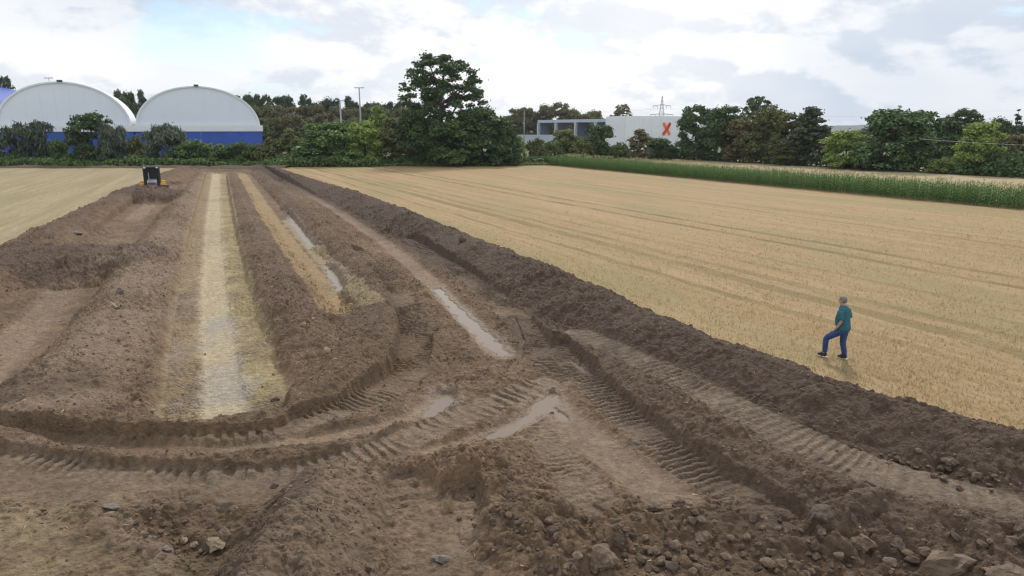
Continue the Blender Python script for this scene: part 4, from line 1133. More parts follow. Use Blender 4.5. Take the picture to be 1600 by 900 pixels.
# ---- warehouse with open canopy
M_WARE = material('white_cladding', (.88, .90, .94), .5, .03, .2)
M_CAN = material('canopy_steel', (.52, .56, .63), .5, .05, .4)
M_FIN = material('blue_grey_cladding', (.21, .245, .33), .6, .08, .4)
M_INT = material('dark_lining', (.07, .075, .08), .8, .1, .4)
def P0(px, D): q = AT(px, 200, D); return Vector((q.x, D, 0))
def warehouse():
    zt = AT(977, 182.6, 180).z
    A, B = P0(977, 180), P0(1082, 190); Cc = P0(946.5, 192)
    root = empty('warehouse', (A.x, A.y, -.05))
    def panel_wall(p, q, z0, z1, n, name, mat, parent, th=.25):
        d = (q - p); L = d.length; a = math.atan2(d.y, d.x)
        for k in range(n):
            c = p + d * ((k + .5) / n) - A
            MB().box((c.x, c.y, (z0 + z1) / 2), (L / n - .035, th, z1 - z0), a).build(name, mat, parent, .01)
    panel_wall(A, B, 0, zt, 8, 'wall_panel', M_WARE, root)
    panel_wall(Cc, A + (Cc - A).normalized() * .13, 0, zt, 4, 'wall_panel', M_WARE, root)
    back = (B - A).cross(Vector((0, 0, 1))).normalized() * -34
    cs = [Vector((0, 0, 0)), B - A, P0(1082, 226) - A, P0(955, 226) - A, Cc - A]
    inner = [c * .985 + Vector((.1, .3, 0)) for c in cs]; n = 5
    MB().add([(c.x, c.y, .0) for c in inner] + [(c.x, c.y, zt - .25) for c in inner],
             [tuple(range(n, 2 * n))] + [(i, (i + 1) % n, n + (i + 1) % n, n + i) for i in range(n)]).build('core', M_WARE, root)
    rf = MB(); cs2 = [c * 1.004 for c in cs]
    rf.add([(c.x, c.y - .12, zt + .002) for c in cs2] + [(c.x, c.y - .12, zt + .30) for c in cs2], [tuple(range(n, 2 * n)), tuple(range(n - 1, -1, -1))] + [(i, (i + 1) % n, n + (i + 1) % n, n + i) for i in range(n)])
    rf.build('roof_edge', M_BAND, root)
    # the X: orange and red strokes crossing on a white ground
    d = (B - A).normalized(); nr = Vector((d.y, -d.x, 0))
    if nr.y > 0: nr = -nr
    ctr = AT(1040.5, 201.5, 180 + 10 * (1040.5 - 977) / 105) - A; ctr.z += .05
    cr = Vector((ctr.x, ctr.y, 0)); cr = d * cr.dot(d) + nr * .14
    s = 180 / 1067.0
    def stroke(pts, col, off, nm):
        mb = MB(); m = len(pts)
        v = [cr + d * (x * s) + nr * off + Vector((0, 0, ctr.z - y * s)) for x, y in pts]
        v2 = [p - nr * .03 for p in v]
        mb.add(v + v2, [tuple(range(m)), tuple(range(2 * m - 1, m - 1, -1))] + [(i, (i + 1) % m, m + (i + 1) % m, m + i) for i in range(m)])
        return mb.build(nm, col, lg)
    lg = empty('logo', (0, 0, 0)); lg.parent = root
    M_OR = material('logo_orange', (.90, .22, .02), .5, .02); M_RD = material('logo_red', (.82, .06, .03), .5, .02); M_RD2 = material('logo_crimson', (.74, .03, .045), .5, .02)
    M_WH = material('logo_white', (.80, .80, .82), .5, .02)
    stroke([(-8.8, -10.2), (8.8, -10.2), (8.8, 10.2), (-8.8, 10.2)], M_WH, .02, 'logo_ground')
    stroke([(-8, -9.8), (-4, -9.8), (8, 6.6), (8, 9.8), (4, 9.8), (-8, -6.0)], M_OR, .06, 'logo_stroke')
    stroke([(8, -9.8), (4.2, -9.8), (-1.8, -.4), (2.4, 2.2), (8, -6.2)], M_RD2, .09, 'logo_stroke')
    stroke([(-1.8, -.4), (2.4, 2.2), (-3.6, 9.8), (-8, 9.8), (-8, 6.4)], M_RD, .10, 'logo_stroke')
    tag(root, 'white warehouse with an orange and red X on its wall', 'warehouse')
    # canopy
    zc1, zc0 = AT(946, 184.6, 192).z, AT(840, 188.2, 222).z
    Lc, Rc = P0(840, 222), P0(946, 192.2)
    cn = empty('open_canopy', (Lc.x, Lc.y, -.05))
    dd = Rc - Lc; ang = math.atan2(dd.y, dd.x); bk = Vector((-dd.y, dd.x, 0)).normalized() * 12
    zt2 = (zc1 + zc0) / 2
    q = [Vector((0, 0, 0)), dd, dd + bk, bk]
    rf = MB(); rf.add([(p.x, p.y, zt2 - .85) for p in q] + [(p.x, p.y, zt2) for p in q], [(3, 2, 1, 0), (4, 5, 6, 7), (0, 1, 5, 4), (1, 2, 6, 5), (2, 3, 7, 6), (3, 0, 4, 7)])
    rf.build('roof', M_CAN, cn, .04)
    for t in (.004, .29, .585, .86):
        c = dd * t + dd.normalized() * .4
        MB().box((c.x, c.y, (zt2 - .86) / 2), (.75, .75, zt2 - .86), ang).build('column', M_CAN, cn, .03)
        f = c + bk * .20
        MB().box((f.x, f.y, (zt2 - .86) / 2), (.35, 3.4, zt2 - .87), ang).build('fin_wall', M_FIN, cn)
    tag(cn, 'open flat-roofed canopy on white columns adjoining the white warehouse', 'canopy')
    w0, w1 = P0(809, 200), P0(866, 196); dw = w1 - w0; zw1 = AT(830, 211.5, 198).z
    wl = MB().box((0, 0, zw1 / 2), (dw.length, .3, zw1), math.atan2(dw.y, dw.x)).build('low_wall', M_CAN, None, .03)
    wl.location = (w0 + dw * .5)
    cap = MB().box((0, 0, zw1 + .07), (dw.length + .2, .5, .12), math.atan2(dw.y, dw.x)).build('coping', M_BAND, wl, .02)
    tag(wl, 'low pale grey wall below the end of the open canopy', 'wall')
warehouse()

# ---- power pylon far behind, and a cable at the right
def pylon():
    p = AT(1035, 150, 430); Hh = p.z; root = empty('power_pylon', (p.x, 430, 0))
    def wd(z): return 2.6 * (1 - z / Hh) + .25 if z < Hh * .62 else .95 * (1 - (z - Hh * .62) / (Hh * .38)) + .15
    lv = [Hh * k / 12 for k in range(13)]
    legs = MB(); br = MB(); R_ = .09
    for sx, sy in ((-1, -1), (1, -1), (1, 1), (-1, 1)):
        leg = MB().tube([(sx * wd(z), sy * wd(z), z) for z in lv], R_, 4); leg.build('leg', M_GREYM, root)
    for a, b in zip(lv[:-1], lv[1:]):
        for (sx, sy), (tx, ty) in zip(((-1, -1), (1, -1), (1, 1), (-1, 1)), ((1, -1), (1, 1), (-1, 1), (-1, -1))):
            br.tube([(sx * wd(a), sy * wd(a), a), (tx * wd(b), ty * wd(b), b)], .045, 4); br.tube([(tx * wd(a), ty * wd(a), a), (sx * wd(b), sy * wd(b), b)], .045, 4)
    tag(br.build('bracing', M_GREYM, root), kind='stuff')
    za = AT(1035, 165.5, 430).z
    for z, w in ((za, 5.5), (za - 5.2, 7.0)):
        arm = MB()
        for s in (-1, 1):
            arm.tube([(0, s * .5, z + .9), (-w, 0, z)], .10, 4); arm.tube([(0, s * .5, z + .9), (w, 0, z)], .10, 4)
        arm.tube([(-w, 0, z), (w, 0, z)], .09, 4)
        arm.build('crossarm', M_GREYM, root)
        for x in (-w * .95, -w * .5, w * .5, w * .95):
            MB().tube([(x, 0, z), (x, 0, z - 1.3)], .10, 5).build('insulator', M_DARKM, root)
    tag(root, 'grey lattice power pylon rising over the warehouse roof', 'pylon')
    for i, x in enumerate((-5.2, 5.2)):
        w = MB(); pts = []
        for k in range(33):
            t = k / 16 - 1
            pts.append((p.x + x + t * 240, 430 + 40 * t, za - 1.3 - 9 * (1 - (abs(t) * 2 - 1) ** 2) * .5))
        w.tube(pts, .02, 4)
        tag(w.build('power_line', M_DARKM), ['faint wire hung on the warehouse end of the pylon arm', 'faint wire hung on the wood end of the pylon arm'][i], 'wire', 'wires of the power pylon')
pylon()
c0, c1 = AT(1436, 217, 79), AT(1690, 229.5, 69)
cb = MB().tube([c0.lerp(c1, k / 12) - Vector((0, 0, .12 * (1 - (k / 6 - 1) ** 2))) for k in range(13)], .013, 5)
tag(cb.build('overhead_cable', M_LAMP), 'pale overhead cable running across the round light green tree', 'cable')

# ---- white vans glimpsed through the hedge
M_VAN = material('white_paint', (.72, .73, .75), .3, .02, .5); M_GLASS = material('dark_glass', (.02, .025, .03), .08, .1, 2.0); M_RUB = material('rubber', (.02, .02, .02), .8, .2, 6.0)
def van(px, D, rz, label):
    p = P0(px, D); root = empty('parked_van', (p.x, p.y, -.05), rz)
    pr = [(-2.6, .45), (2.5, .45), (2.6, .95), (2.45, 1.15), (1.7, 1.3), (1.1, 2.2), (.9, 2.35), (-2.5, 2.4), (-2.6, 2.2)]
    bd = MB().prism(pr, -.95, .95).build('body', M_VAN, root, .05)
    MB().add([(-.8, 1.70, 1.36), (.8, 1.70, 1.36), (.75, 1.15, 2.2), (-.75, 1.15, 2.2)], [(0, 1, 2, 3)]).build('windscreen', M_GLASS, root)
    for s in (-1, 1):
        MB().box((s * .955, .75, 1.75), (.02, .9, .55)).build('side_window', M_GLASS, root)
        for y in (-1.7, 1.65):
            w = MB().tube([(s * .72, y, .36), (s * .98, y, .36)], .36, 16).build('wheel', M_RUB, root); MB().tube([(s * .9, y, .36), (s * 1.0, y, .36)], .2, 12).build('rim', M_GREYM, w)
        MB().box((s * .7, 2.57, .85), (.3, .08, .18)).build('headlight', M_LAMP, root)
    tag(root, label, 'van', 'vans parked behind the hedge')
van(466, 150, R(80), 'white van half hidden behind the hedge near the slim olive shrub')
van(603, 140, R(70), 'white van glimpsed under the slim light green tree')

# ================================================================== THE DOZER
M_YEL = material('yellow_paint', (.70, .38, .03), .45, .12, 2.0); M_CABD = material('black_cab_steel', (.028, .034, .034), .5, .2, 3.0)
M_STEEL = material('worn_steel', (.30, .29, .28), .5, .25, 5.0, metal=.5); M_MUD = material('muddy_steel', (.13, .10, .075), .8, .35, 5.0, .4, 10)
M_GREYP = material('grey_hood_paint', (.26, .28, .30), .4, .1, 3.0)
def dozer():
    p = AT(239, 290, 68.4); root = empty('bulldozer', (p.x, 68.4, -.30), R(180 + 25))
    def stadium(L, r, z, n=10, k=0.0):
        pts = [(L / 2 + r * math.cos(t), z + r * math.sin(t)) for t in [-math.pi / 2 + math.pi * i / n for i in range(n + 1)]]
        pts += [(-L / 2 + r * math.cos(t), z + r * math.sin(t)) for t in [math.pi / 2 + math.pi * i / n for i in range(n + 1)]]
        return pts
    for s in (-1, 1):
        x0, x1 = s * .70, s * 1.16
        tr = MB().prism(stadium(2.1, .40, .42), min(x0, x1), max(x0, x1)).build('track', M_MUD, root)
        per = 2 * 2.1 + 2 * math.pi * .41; n = 34; shoes = MB()
        for k in range(n):
            q = per * k / n
            if q < 2.1: y, z, a = -1.05 + q, .01, 0
            elif q < 2.1 + math.pi * .41: t = (q - 2.1) / .41; y, z, a = 1.05 + .41 * math.sin(t), .42 - .41 * math.cos(t), t
            elif q < 4.2 + math.pi * .41: y, z, a = 1.05 - (q - 2.1 - math.pi * .41), .83, 0
            else: t = (q - 4.2 - math.pi * .41) / .41; y, z, a = -1.05 - .41 * math.sin(t), .42 + .41 * math.cos(t), t
            MB().box((s * .93, y, z), (.46, .05, .07), 0, 1, 0, a).build('track_shoe', M_STEEL, tr)
        for y in (-1.05, 1.05):
            MB().tube([(s * 1.10, y, .42), (s * 1.19, y, .42)], .27, 14).build('sprocket', M_STEEL, tr)
        MB().box((s * .94, .1, .92), (.50, 1.9, .06)).build('fender', M_YEL, root, .02)
        MB().box((s * .92, -.75, 1.15), (.42, 1.0, .42)).build('side_tank', M_YEL, root, .05)
        MB().box((s * .90, .62, 1.08), (.38, .75, .30)).build('side_box', M_YEL, root, .05)
        MB().tube([(s * 1.05, -.3, .5), (s * 1.2, 1.2, .42), (s * 1.05, 1.75, .5)], .09, 8).build('push_arm', M_YEL, root)
    hood = MB().prism([(.35, .75), (1.45, .75), (1.5, 1.35), (1.35, 1.5), (.35, 1.62)], -.42, .42).build('hood', M_GREYP, root, .04)
    for k in range(6): MB().box((0, 1.515, .85 + .085 * k), (.62, .03, .045)).build('grille_bar', M_CABD, hood)
    for s in (-1, 1): MB().box((s * .33, 1.50, 1.40), (.13, .06, .10)).build('headlight', M_LAMP, hood)
    MB().tube([(.25, .75, 1.55), (.25, .75, 2.15), (.25, .68, 2.22)], .05, 8).build('exhaust', M_STEEL, root)
    MB().box((0, -.35, .9), (1.36, 2.0, .5)).build('chassis', M_CABD, root, .03)
    cab = MB()
    for sx in (-1, 1):
        for y in (.42, -.85): cab.box((sx * .68, y, 1.92), (.10, .10, 1.55))
    cab.box((0, .42, 1.28), (1.36, .08, .36)); cab.box((0, -.85, 1.3), (1.36, .08, .4)); cab.box((.68, -.2, 1.25), (.06, 1.2, .3)); cab.box((-.68, -.2, 1.25), (.06, 1.2, .3))
    cb_ = cab.build('cab', M_CABD, root)
    MB().box((0, .44, 2.05), (1.24, .02, 1.15)).build('windscreen', M_GLASS, cb_)
    MB().box((0, -.87, 2.05), (1.24, .02, 1.15)).build('rear_window', M_GLASS, cb_)
    for s in (-1, 1): MB().box((s * .70, -.2, 2.02), (.02, 1.12, 1.2)).build('side_window', M_GLASS, cb_)
    rf = MB().box((0, -.2, 2.76), (1.62, 1.62, .14), 0, .93).build('roof', M_CABD, cb_, .03)
    for s in (-.55, .55): MB().box((s, .66, 2.72), (.22, .10, .13)).build('work_lamp', M_LAMP, rf)
    prof = [(1.62, .02), (1.75, .05)]
    outer = [(1.72 + .20 * (1 - math.sin(math.pi * i / 8)), .05 + 1.05 * i / 8) for i in range(9)]
    inner = [(y - .06, z) for y, z in outer[::-1]]
    bl = MB().prism(outer + inner, -1.45, 1.45).build('blade', M_STEEL, root)
    MB().box((0, 1.93, .05), (2.9, .05, .18)).build('cutting_edge', M_STEEL, bl)
    MB().tube([(.25, 1.45, .8), (.3, 1.72, .75)], .05, 8).build('hydraulic_ram', M_STEEL, root); MB().tube([(-.25, 1.45, .8), (-.3, 1.72, .75)], .05, 8).build('hydraulic_ram', M_STEEL, root)
    tag(root, 'small yellow and black bulldozer pushing a heap of dark soil', 'bulldozer')
dozer()

# ================================================================== THE MAN
def skinned(name, verts, edges, rad, mat, parent=None, root_i=0, sub=2):
    me = bpy.data.meshes.new(name); me.from_pydata(verts, edges, []); me.update()
    o = bpy.data.objects.new(name, me); COL.objects.link(o); me.materials.append(mat)
    md = o.modifiers.new('skin', 'SKIN'); md.use_smooth_shade = True
    lay = me.skin_vertices[0] if me.skin_vertices else None
    if lay is None:
        bm = bmesh.new(); bm.from_mesh(me); bm.verts.layers.skin.verify(); bm.to_mesh(me); bm.free(); lay = me.skin_vertices[0]
    for i, r in enumerate(rad):
        lay.data[i].radius = r if isinstance(r, tuple) else (r, r)
        lay.data[i].use_root = i == root_i
    sb = o.modifiers.new('sub', 'SUBSURF'); sb.levels = sb.render_levels = sub
    if parent: o.parent = parent
    return o
def person():
    M_SKIN = material('skin', (.50, .27, .20), .55, .08, 6.0); M_HAIR = material('grey_hair', (.20, .18, .17), .8, .3, 30.0)
    M_TEE = material('teal_cotton', (.030, .135, .170), .85, .15, 5.0, .9, 11); M_JEAN = material('blue_denim', (.035, .075, .215), .85, .3, 5.0, .9, 13)
    M_SHOE = material('dark_shoe', (.03, .03, .032), .6, .2, 8.0); M_SOLE = material('white_sole', (.75, .75, .75), .6, .05, 8.0)
    gx, gy = G(1313, 561)
    rz = math.atan2(.66, .75)                        # facing away to the left
    pos = (gx, gy, float(field_z(gx, gy)) + .0)
    J = dict(pel=(0, .0, .90), sp=(0, .03, 1.06), ch=(0, .05, 1.28), nb=(0, .06, 1.46), nk=(0, .085, 1.52), hb=(0, .11, 1.585), hm=(0, .125, 1.66), ht=(0, .115, 1.735),
             nose=(0, .235, 1.635),
             ls=(-.180, .045, 1.37), le=(-.265, -.02, 1.13), lw=(-.225, .10, .925), lp=(-.215, .135, .885),
             rs=(.180, .045, 1.37), re=(.265, .0, 1.13), rw=(.215, .17, .985), rp=(.19, .23, .965),
             lh=(-.105, .02, .86), lk=(-.125, .39, .55), la=(-.115, .40, .10), lt=(-.115, .50, .05),
             rh=(.105, .0, .86), rk=(.11, .03, .48), ra=(.11, -.06, .09), rt=(.115, .05, .045))
    names = list(J); ix = {n: i for i, n in enumerate(names)}; V = [J[n] for n in names]
    E_ = [('pel', 'sp'), ('sp', 'ch'), ('ch', 'nb'), ('nb', 'nk'), ('nk', 'hb'), ('hb', 'hm'), ('hm', 'ht'), ('hm', 'nose'), ('nb', 'ls'), ('ls', 'le'), ('le', 'lw'), ('lw', 'lp'),
          ('nb', 'rs'), ('rs', 're'), ('re', 'rw'), ('rw', 'rp'), ('pel', 'lh'), ('lh', 'lk'), ('lk', 'la'), ('la', 'lt'), ('pel', 'rh'), ('rh', 'rk'), ('rk', 'ra'), ('ra', 'rt')]
    E_ = [(ix[a], ix[b]) for a, b in E_]
    RD = dict(pel=.13, sp=.14, ch=.125, nb=.060, nk=.055, hb=(.068, .075), hm=(.080, .098), ht=(.062, .075), nose=.014, ls=.038, le=.043, lw=.030, lp=.036, rs=.038, re=.043, rw=.030, rp=.036,
              lh=.085, lk=.062, la=.040, lt=.036, rh=.085, rk=.062, ra=.040, rt=.036)
    rad = [RD[n] for n in names]
    for side, w in (('l', -1), ('r', 1)):            # five fingers on each hand
        p = Vector(J[side + 'p']); d = (p - Vector(J[side + 'w'])).normalized(); sd = Vector((0, .25, -1)).normalized()
        for k, ln in enumerate((.060, .075, .080, .072)):
            b = p + sd * (-.028 + .019 * k) + d * .02; m_ = b + d * ln * .6 + Vector((-w * .012, 0, -.008)); e = m_ + d * ln * .35 + Vector((-w * .022, 0, -.018))
            o = len(V); V += [tuple(b), tuple(m_), tuple(e)]; rad += [.010, .009, .008]; E_ += [(ix[side + 'p'], o), (o, o + 1), (o + 1, o + 2)]
        b = Vector(J[side + 'w']).lerp(p, .5) + Vector((-w * .03, .01, .03)); e = b + d * .05 + Vector((-w * .01, 0, .012)); o = len(V)
        V += [tuple(b), tuple(e)]; rad += [.012, .009]; E_ += [(ix[side + 'w'], o), (o, o + 1)]
    body = skinned('person', V, E_, rad, M_SKIN)
    body.location = pos; body.rotation_euler = (0, 0, rz)
    tag(body, 'man in a teal T-shirt and blue jeans stepping across the stubble', 'person')
    # ears, eyes
    for s in (-1, 1):
        MB().box((s * .086, .10, 1.645), (.02, .035, .06)).build('ear', M_SKIN, body, .006)
        MB().box((s * .032, .212, 1.665), (.026, .012, .012)).build('eye', M_SHOE, body, .003)
    MB().box((0, .216, 1.595), (.05, .012, .012)).build('mouth', material('lips', (.32, .13, .11), .6), body, .003)
    def loft(name, tubes, mat, n=18):
        mb = MB()
        for rings in tubes:                           # ring: centre, axis u, axis v (half widths included)
            o = len(mb.v); m = len(rings)
            for c, u, v in rings:
                for k in range(n):
                    t = 2 * math.pi * k / n; mb.v.append(tuple(Vector(c) + Vector(u) * math.cos(t) + Vector(v) * math.sin(t)))
            for i in range(m - 1):
                for k in range(n): mb.f.append((o + i * n + k, o + i * n + (k + 1) % n, o + (i + 1) * n + (k + 1) % n, o + (i + 1) * n + k))
            mb.f.append(tuple(o + k for k in range(n - 1, -1, -1))); mb.f.append(tuple(o + (m - 1) * n + k for k in range(n)))
        return mb.build(name, mat, body, smooth=True)
    def ring(x, y, z, rx, ry): return ((x, y, z), (rx, 0, 0), (0, ry, 0))
    loft('hair', [[ring(0, .055, 1.600, .060, .045), ring(0, .068, 1.635, .080, .072), ring(0, .082, 1.675, .088, .090), ring(0, .100, 1.715, .085, .098), ring(0, .112, 1.750, .066, .082), ring(0, .115, 1.772, .034, .045)]], M_HAIR)
    torso = [ring(0, -.005, .845, .185, .155), ring(0, .0, .90, .198, .172), ring(0, .035, .99, .205, .190), ring(0, .055, 1.08, .205, .195), ring(0, .060, 1.17, .200, .182), ring(0, .052, 1.27, .205, .165), ring(0, .050, 1.36, .210, .145), ring(0, .052, 1.42, .190, .120), ring(0, .060, 1.470, .160, .110), ring(0, .068, 1.505, .112, .090), ring(0, .075, 1.530, .072, .074)]
    def sleeve(w):
        out = []
        for c, r_a, r_b in (((.155, .05, 1.405), .075, .090), ((.205, .045, 1.385), .078, .085), ((.238, .025, 1.30), .070, .080), ((.258, .0, 1.20), .068, .076), ((.264, -.006, 1.165), .066, .074)):
            out.append(((w * c[0], c[1], c[2]), (w * r_a, 0, r_a * .30), (0, r_b, 0)))
        return out
    loft('t_shirt', [torso, sleeve(-1), sleeve(1)], M_TEE)
    skinned('jeans', [(0, .0, .96), (0, -.01, .86), (-.10, .02, .84), (-.122, .21, .70), (-.128, .395, .545), (-.120, .395, .33), (-.116, .39, .115), (.10, .0, .82), (.108, .025, .64), (.112, .035, .47), (.11, -.02, .27), (.11, -.055, .09)],
            [(0, 1), (1, 2), (2, 3), (3, 4), (4, 5), (5, 6), (1, 7), (7, 8), (8, 9), (9, 10), (10, 11)],
            [(.165, .135), (.175, .150), .120, .105, .088, .078, .074, .120, .102, .086, .078, .074], M_JEAN, body, 1)
    for x, y, z, tp in ((-.116, .40, .055, .08), (.112, -.05, .05, .05)):
        sh = skinned('shoe', [(x, y - .07, z + .02), (x, y + .02, z + .03), (x, y + .12, z + .005), (x, y + .19, z - .005)], [(0, 1), (1, 2), (2, 3)], [(.045, .05), (.052, .058), (.05, .042), (.036, .03)], M_SHOE, body, 1)
        MB().box((x, y + .05, .012 if y < 0 else .014), (.095, .28, .022)).build('sole', M_SOLE, sh, .008)
person()

# ================================================================== STONES, CLODS, STRAW
M_CLOD = material('soil_clod', (.172, .122, .082), .95, .35, 3.0, .5, 18, coords='Object'); M_DCLOD = material('dark_clod', (.115, .082, .060), .95, .3, 3.0, .5, 18)
M_STONE = material('sandy_stone', (.29, .225, .15), .9, .3, 3.0, .4, 14); M_GSTONE = material('grey_stone', (.20, .165, .14), .9, .3, 3.0, .4, 14)
def lump_mesh(name, seed, sub, flat=.7, rough_=.5):
    r = random.Random(seed); bm = bmesh.new(); bmesh.ops.create_icosphere(bm, subdivisions=sub, radius=.5)
    offs = [Vector((r.uniform(-1, 1), r.uniform(-1, 1), r.uniform(-1, 1))).normalized() for _ in range(14)]; cut = [r.uniform(.24, .42) for _ in offs]
    for v in bm.verts:
        for n, c in zip(offs, cut):                  # knocked-off faces
            d = v.co.dot(n)
            if d > c: v.co -= n * (d - c) * .85
        q = v.co * 5 + Vector((seed * 3.1, 0, 0)); v.co *= 1 + rough_ * (.45 * mnoise.noise(q) + .25 * mnoise.noise(q * 2.7) + .12 * mnoise.noise(q * 6))
        v.co.z *= flat
    me_ = bpy.data.meshes.new(name); bm.to_mesh(me_); bm.free()
    return me_
LUMPS = [lump_mesh('clod', s, 2, random.Random(s).uniform(.55, .85)) for s in range(9)]
LUMPS_HI = [lump_mesh('clod', 40 + s, 3, random.Random(s).uniform(.6, .9), .75) for s in range(9)]
for l in LUMPS + LUMPS_HI: l.materials.append(None)
def lump(name, px, py, size, m, label, cat, group=None, sink=.25, seed=0, stretch=(1, 1, 1), rz=None, hi=False):
    z = 0.0
    for _ in range(6): x, y = G(px, py, z); z = z * .4 + terrain_z(x, y) * .6
    r = random.Random(seed)
    o = obj(name, (LUMPS_HI if hi else LUMPS)[seed % 9]); o.location = (x, y, z + size * (.35 - sink))
    o.rotation_euler = (r.uniform(-.3, .3), r.uniform(-.3, .3), r.uniform(0, 6.28) if rz is None else rz); o.scale = tuple(size * s for s in stretch)
    o.material_slots[0].link = 'OBJECT'; o.material_slots[0].material = m
    return tag(o, label, cat, group)
for i, a in enumerate((
    ('stone', 336, 852, .36, M_STONE, 'largest tan stone in the hollow beside the foreground bank'),
    ('stone', 352, 838, .24, M_CLOD, 'dark lump leaning on the largest tan stone in the hollow'),
    ('stone', 288, 846, .17, M_STONE, 'pale stone next to the largest tan stone'),
    ('stone', 305, 852, .15, M_STONE, 'small pale stone between two others in the hollow'),
    ('stone', 262, 858, .14, M_GSTONE, 'small grey stone at the end of the little tan ridge'),
    ('stone', 175, 795, .24, M_GSTONE, 'flat grey-tan slab at the top of the little tan ridge'),
    ('boulder', 940, 878, .46, M_CLOD, 'big smooth grey-brown lump in the middle of the near clods'),
    ('boulder', 897, 880, .26, M_DCLOD, 'dark angular lump beside the big smooth grey-brown lump'),
    ('boulder', 1478, 893, .80, M_CLOD, 'widest flat boulder in the bottom of the bank near the corner'),
    ('boulder', 1570, 896, .45, M_CLOD, 'brown boulder at the corner beside the widest flat boulder'),
    ('boulder', 1606, 838, .62, M_DCLOD, 'upright dark clod cut by the edge of the view'),
    ('clod', 1271, 856, .27, M_DCLOD, 'dark block-shaped clod standing apart on lighter crumbs'),
    ('clod', 1346, 850, .40, M_CLOD, 'rounded brown mound-like clod right of the dark block'),
    ('clod', 1402, 852, .27, M_DCLOD, 'dark faceted clod beside the rounded brown one'),
    ('clod', 1285, 812, .42, M_DCLOD, 'dark crumbly heap-like clod on the step below the track'),
    ('clod', 968, 848, .22, M_DCLOD, 'dark wedge-shaped clod above the big smooth lump'),
    ('clod', 1060, 789, .26, M_DCLOD, 'dark sod turned over at the end of the smooth lane'),
    ('clod', 1022, 797, .2, M_DCLOD, 'dark flat sod near the end of the smooth lane'),
    ('clod', 1100, 838, .30, M_CLOD, 'large brown clod among the crumbs below the tread marks'),
    ('clod', 738, 764, .20, M_CLOD, 'round brown clod in the notch of the small bank'),
    ('clod', 690, 876, .30, M_GSTONE, 'flat grey-brown slab lying across the near tread marks'),
    ('clod', 1490, 720, .26, M_CLOD, 'block-like clod on the berm above the tread track'),
    ('clod', 1520, 737, .24, M_DCLOD, 'dark clod below the block-like clod on the berm'),
    ('clod', 1500, 765, .17, M_DCLOD, 'small dark clod at the edge of the tread track'),
    ('clod', 1500, 815, .24, M_CLOD, 'brown flat clod on the slope under the tread track'),
    ('clod', 430, 627, .24, M_DCLOD, 'dark sod on the rim at the end of the pale trench'),
    ('stone', 510, 552, .36, M_STONE, 'pale yellow stone on the ridge above the pale trench'),
    ('stone', 522, 564, .20, M_STONE, 'small yellow stone just below the pale yellow one'),
    ('stone', 476, 508, .2, M_STONE, 'pale stone chip on the ridge between the two trenches'),
    ('stone', 187, 458, .42, M_GSTONE, 'grey stone on the broad ridge left of the pale trench'),
    ('stone', 176, 480, .34, M_STONE, 'pale stone below the grey stone on the broad ridge'),
    ('stone', 119, 366, .7, M_GSTONE, 'grey lump on the near face of the spoil bank by the straw field'),
    ('stone', 236, 644, .2, M_STONE, 'pale stone at the corner of the pale trench'),
    ('stone', 212, 634, .22, M_STONE, 'yellowish clod by the corner of the pale trench'),
    ('clod', 1416, 628, .34, M_DCLOD, 'pointed dark clod on the crest of the berm against the stubble'),
    ('clod', 722, 376, .5, M_DCLOD, 'dark clod on the far berm crest above the muddy lane'),
    ('clod', 428, 760, .18, M_DCLOD, 'dark round clod lying alone on the smooth track'),
    ('clod', 862, 645, .10, M_DCLOD, 'tiny dark clod standing in the mud by the forked puddle'),
)):
    st = (1.5, .8, .6) if 'flat' in a[5] or 'slab' in a[5] else ((.8, .8, 1.7) if 'upright' in a[5] or 'pointed' in a[5] else (1, 1, 1))
    lump(a[0], *a[1:4], a[4], a[5], 'stone' if a[0] != 'clod' else 'clod', 'single stones and clods', seed=i + 3, stretch=st, rz=0.2 if 'flat' in a[5] else None, hi=True)
r3 = random.Random(21)
ZONES = (([(830, 810), (960, 805), (990, 898), (815, 898)], 36, (.09, .24), 'brown clod around the big smooth grey-brown lump', 'clods round the big smooth lump'),
         ([(965, 805), (1120, 800), (1120, 898), (995, 898)], 40, (.09, .24), 'brown clod on the bank at the end of the smooth lane', 'clods at the end of the smooth lane'),
         ([(1125, 800), (1300, 812), (1300, 898), (1125, 898)], 36, (.09, .24), 'brown clod between the tread marks and the dark block-shaped clod', 'clods near the dark block'),
         ([(1305, 815), (1590, 850), (1590, 898), (1305, 898)], 32, (.09, .24), 'brown clod around the widest flat boulder near the corner', 'clods round the widest boulder'),
         ([(1260, 700), (1450, 700), (1590, 740), (1590, 780), (1400, 735)], 22, (.08, .2), 'dark clod rolled down the berm beside the tread track', 'clods under the berm'),
         ([(720, 735), (800, 750), (850, 850), (780, 870), (700, 800)], 30, (.07, .17), 'brown clod on the small heap before the crossing', 'clods on the small heap'),
         ([(130, 770), (260, 780), (330, 860), (280, 895), (200, 850)], 30, (.06, .14), 'clod in the hollow beside the little tan ridge', 'clods in the hollow'),
         ([(430, 760), (560, 760), (640, 880), (560, 898), (420, 890)], 22, (.06, .14), 'small clod on the broad foreground bank', 'clods on the foreground bank'))
def inside(x, y, poly):
    c = False; n = len(poly)
    for i in range(n):
        (x0, y0), (x1, y1) = poly[i], poly[i - 1]
        if (y0 > y) != (y1 > y) and x < (x1 - x0) * (y - y0) / (y1 - y0) + x0: c = not c
    return c
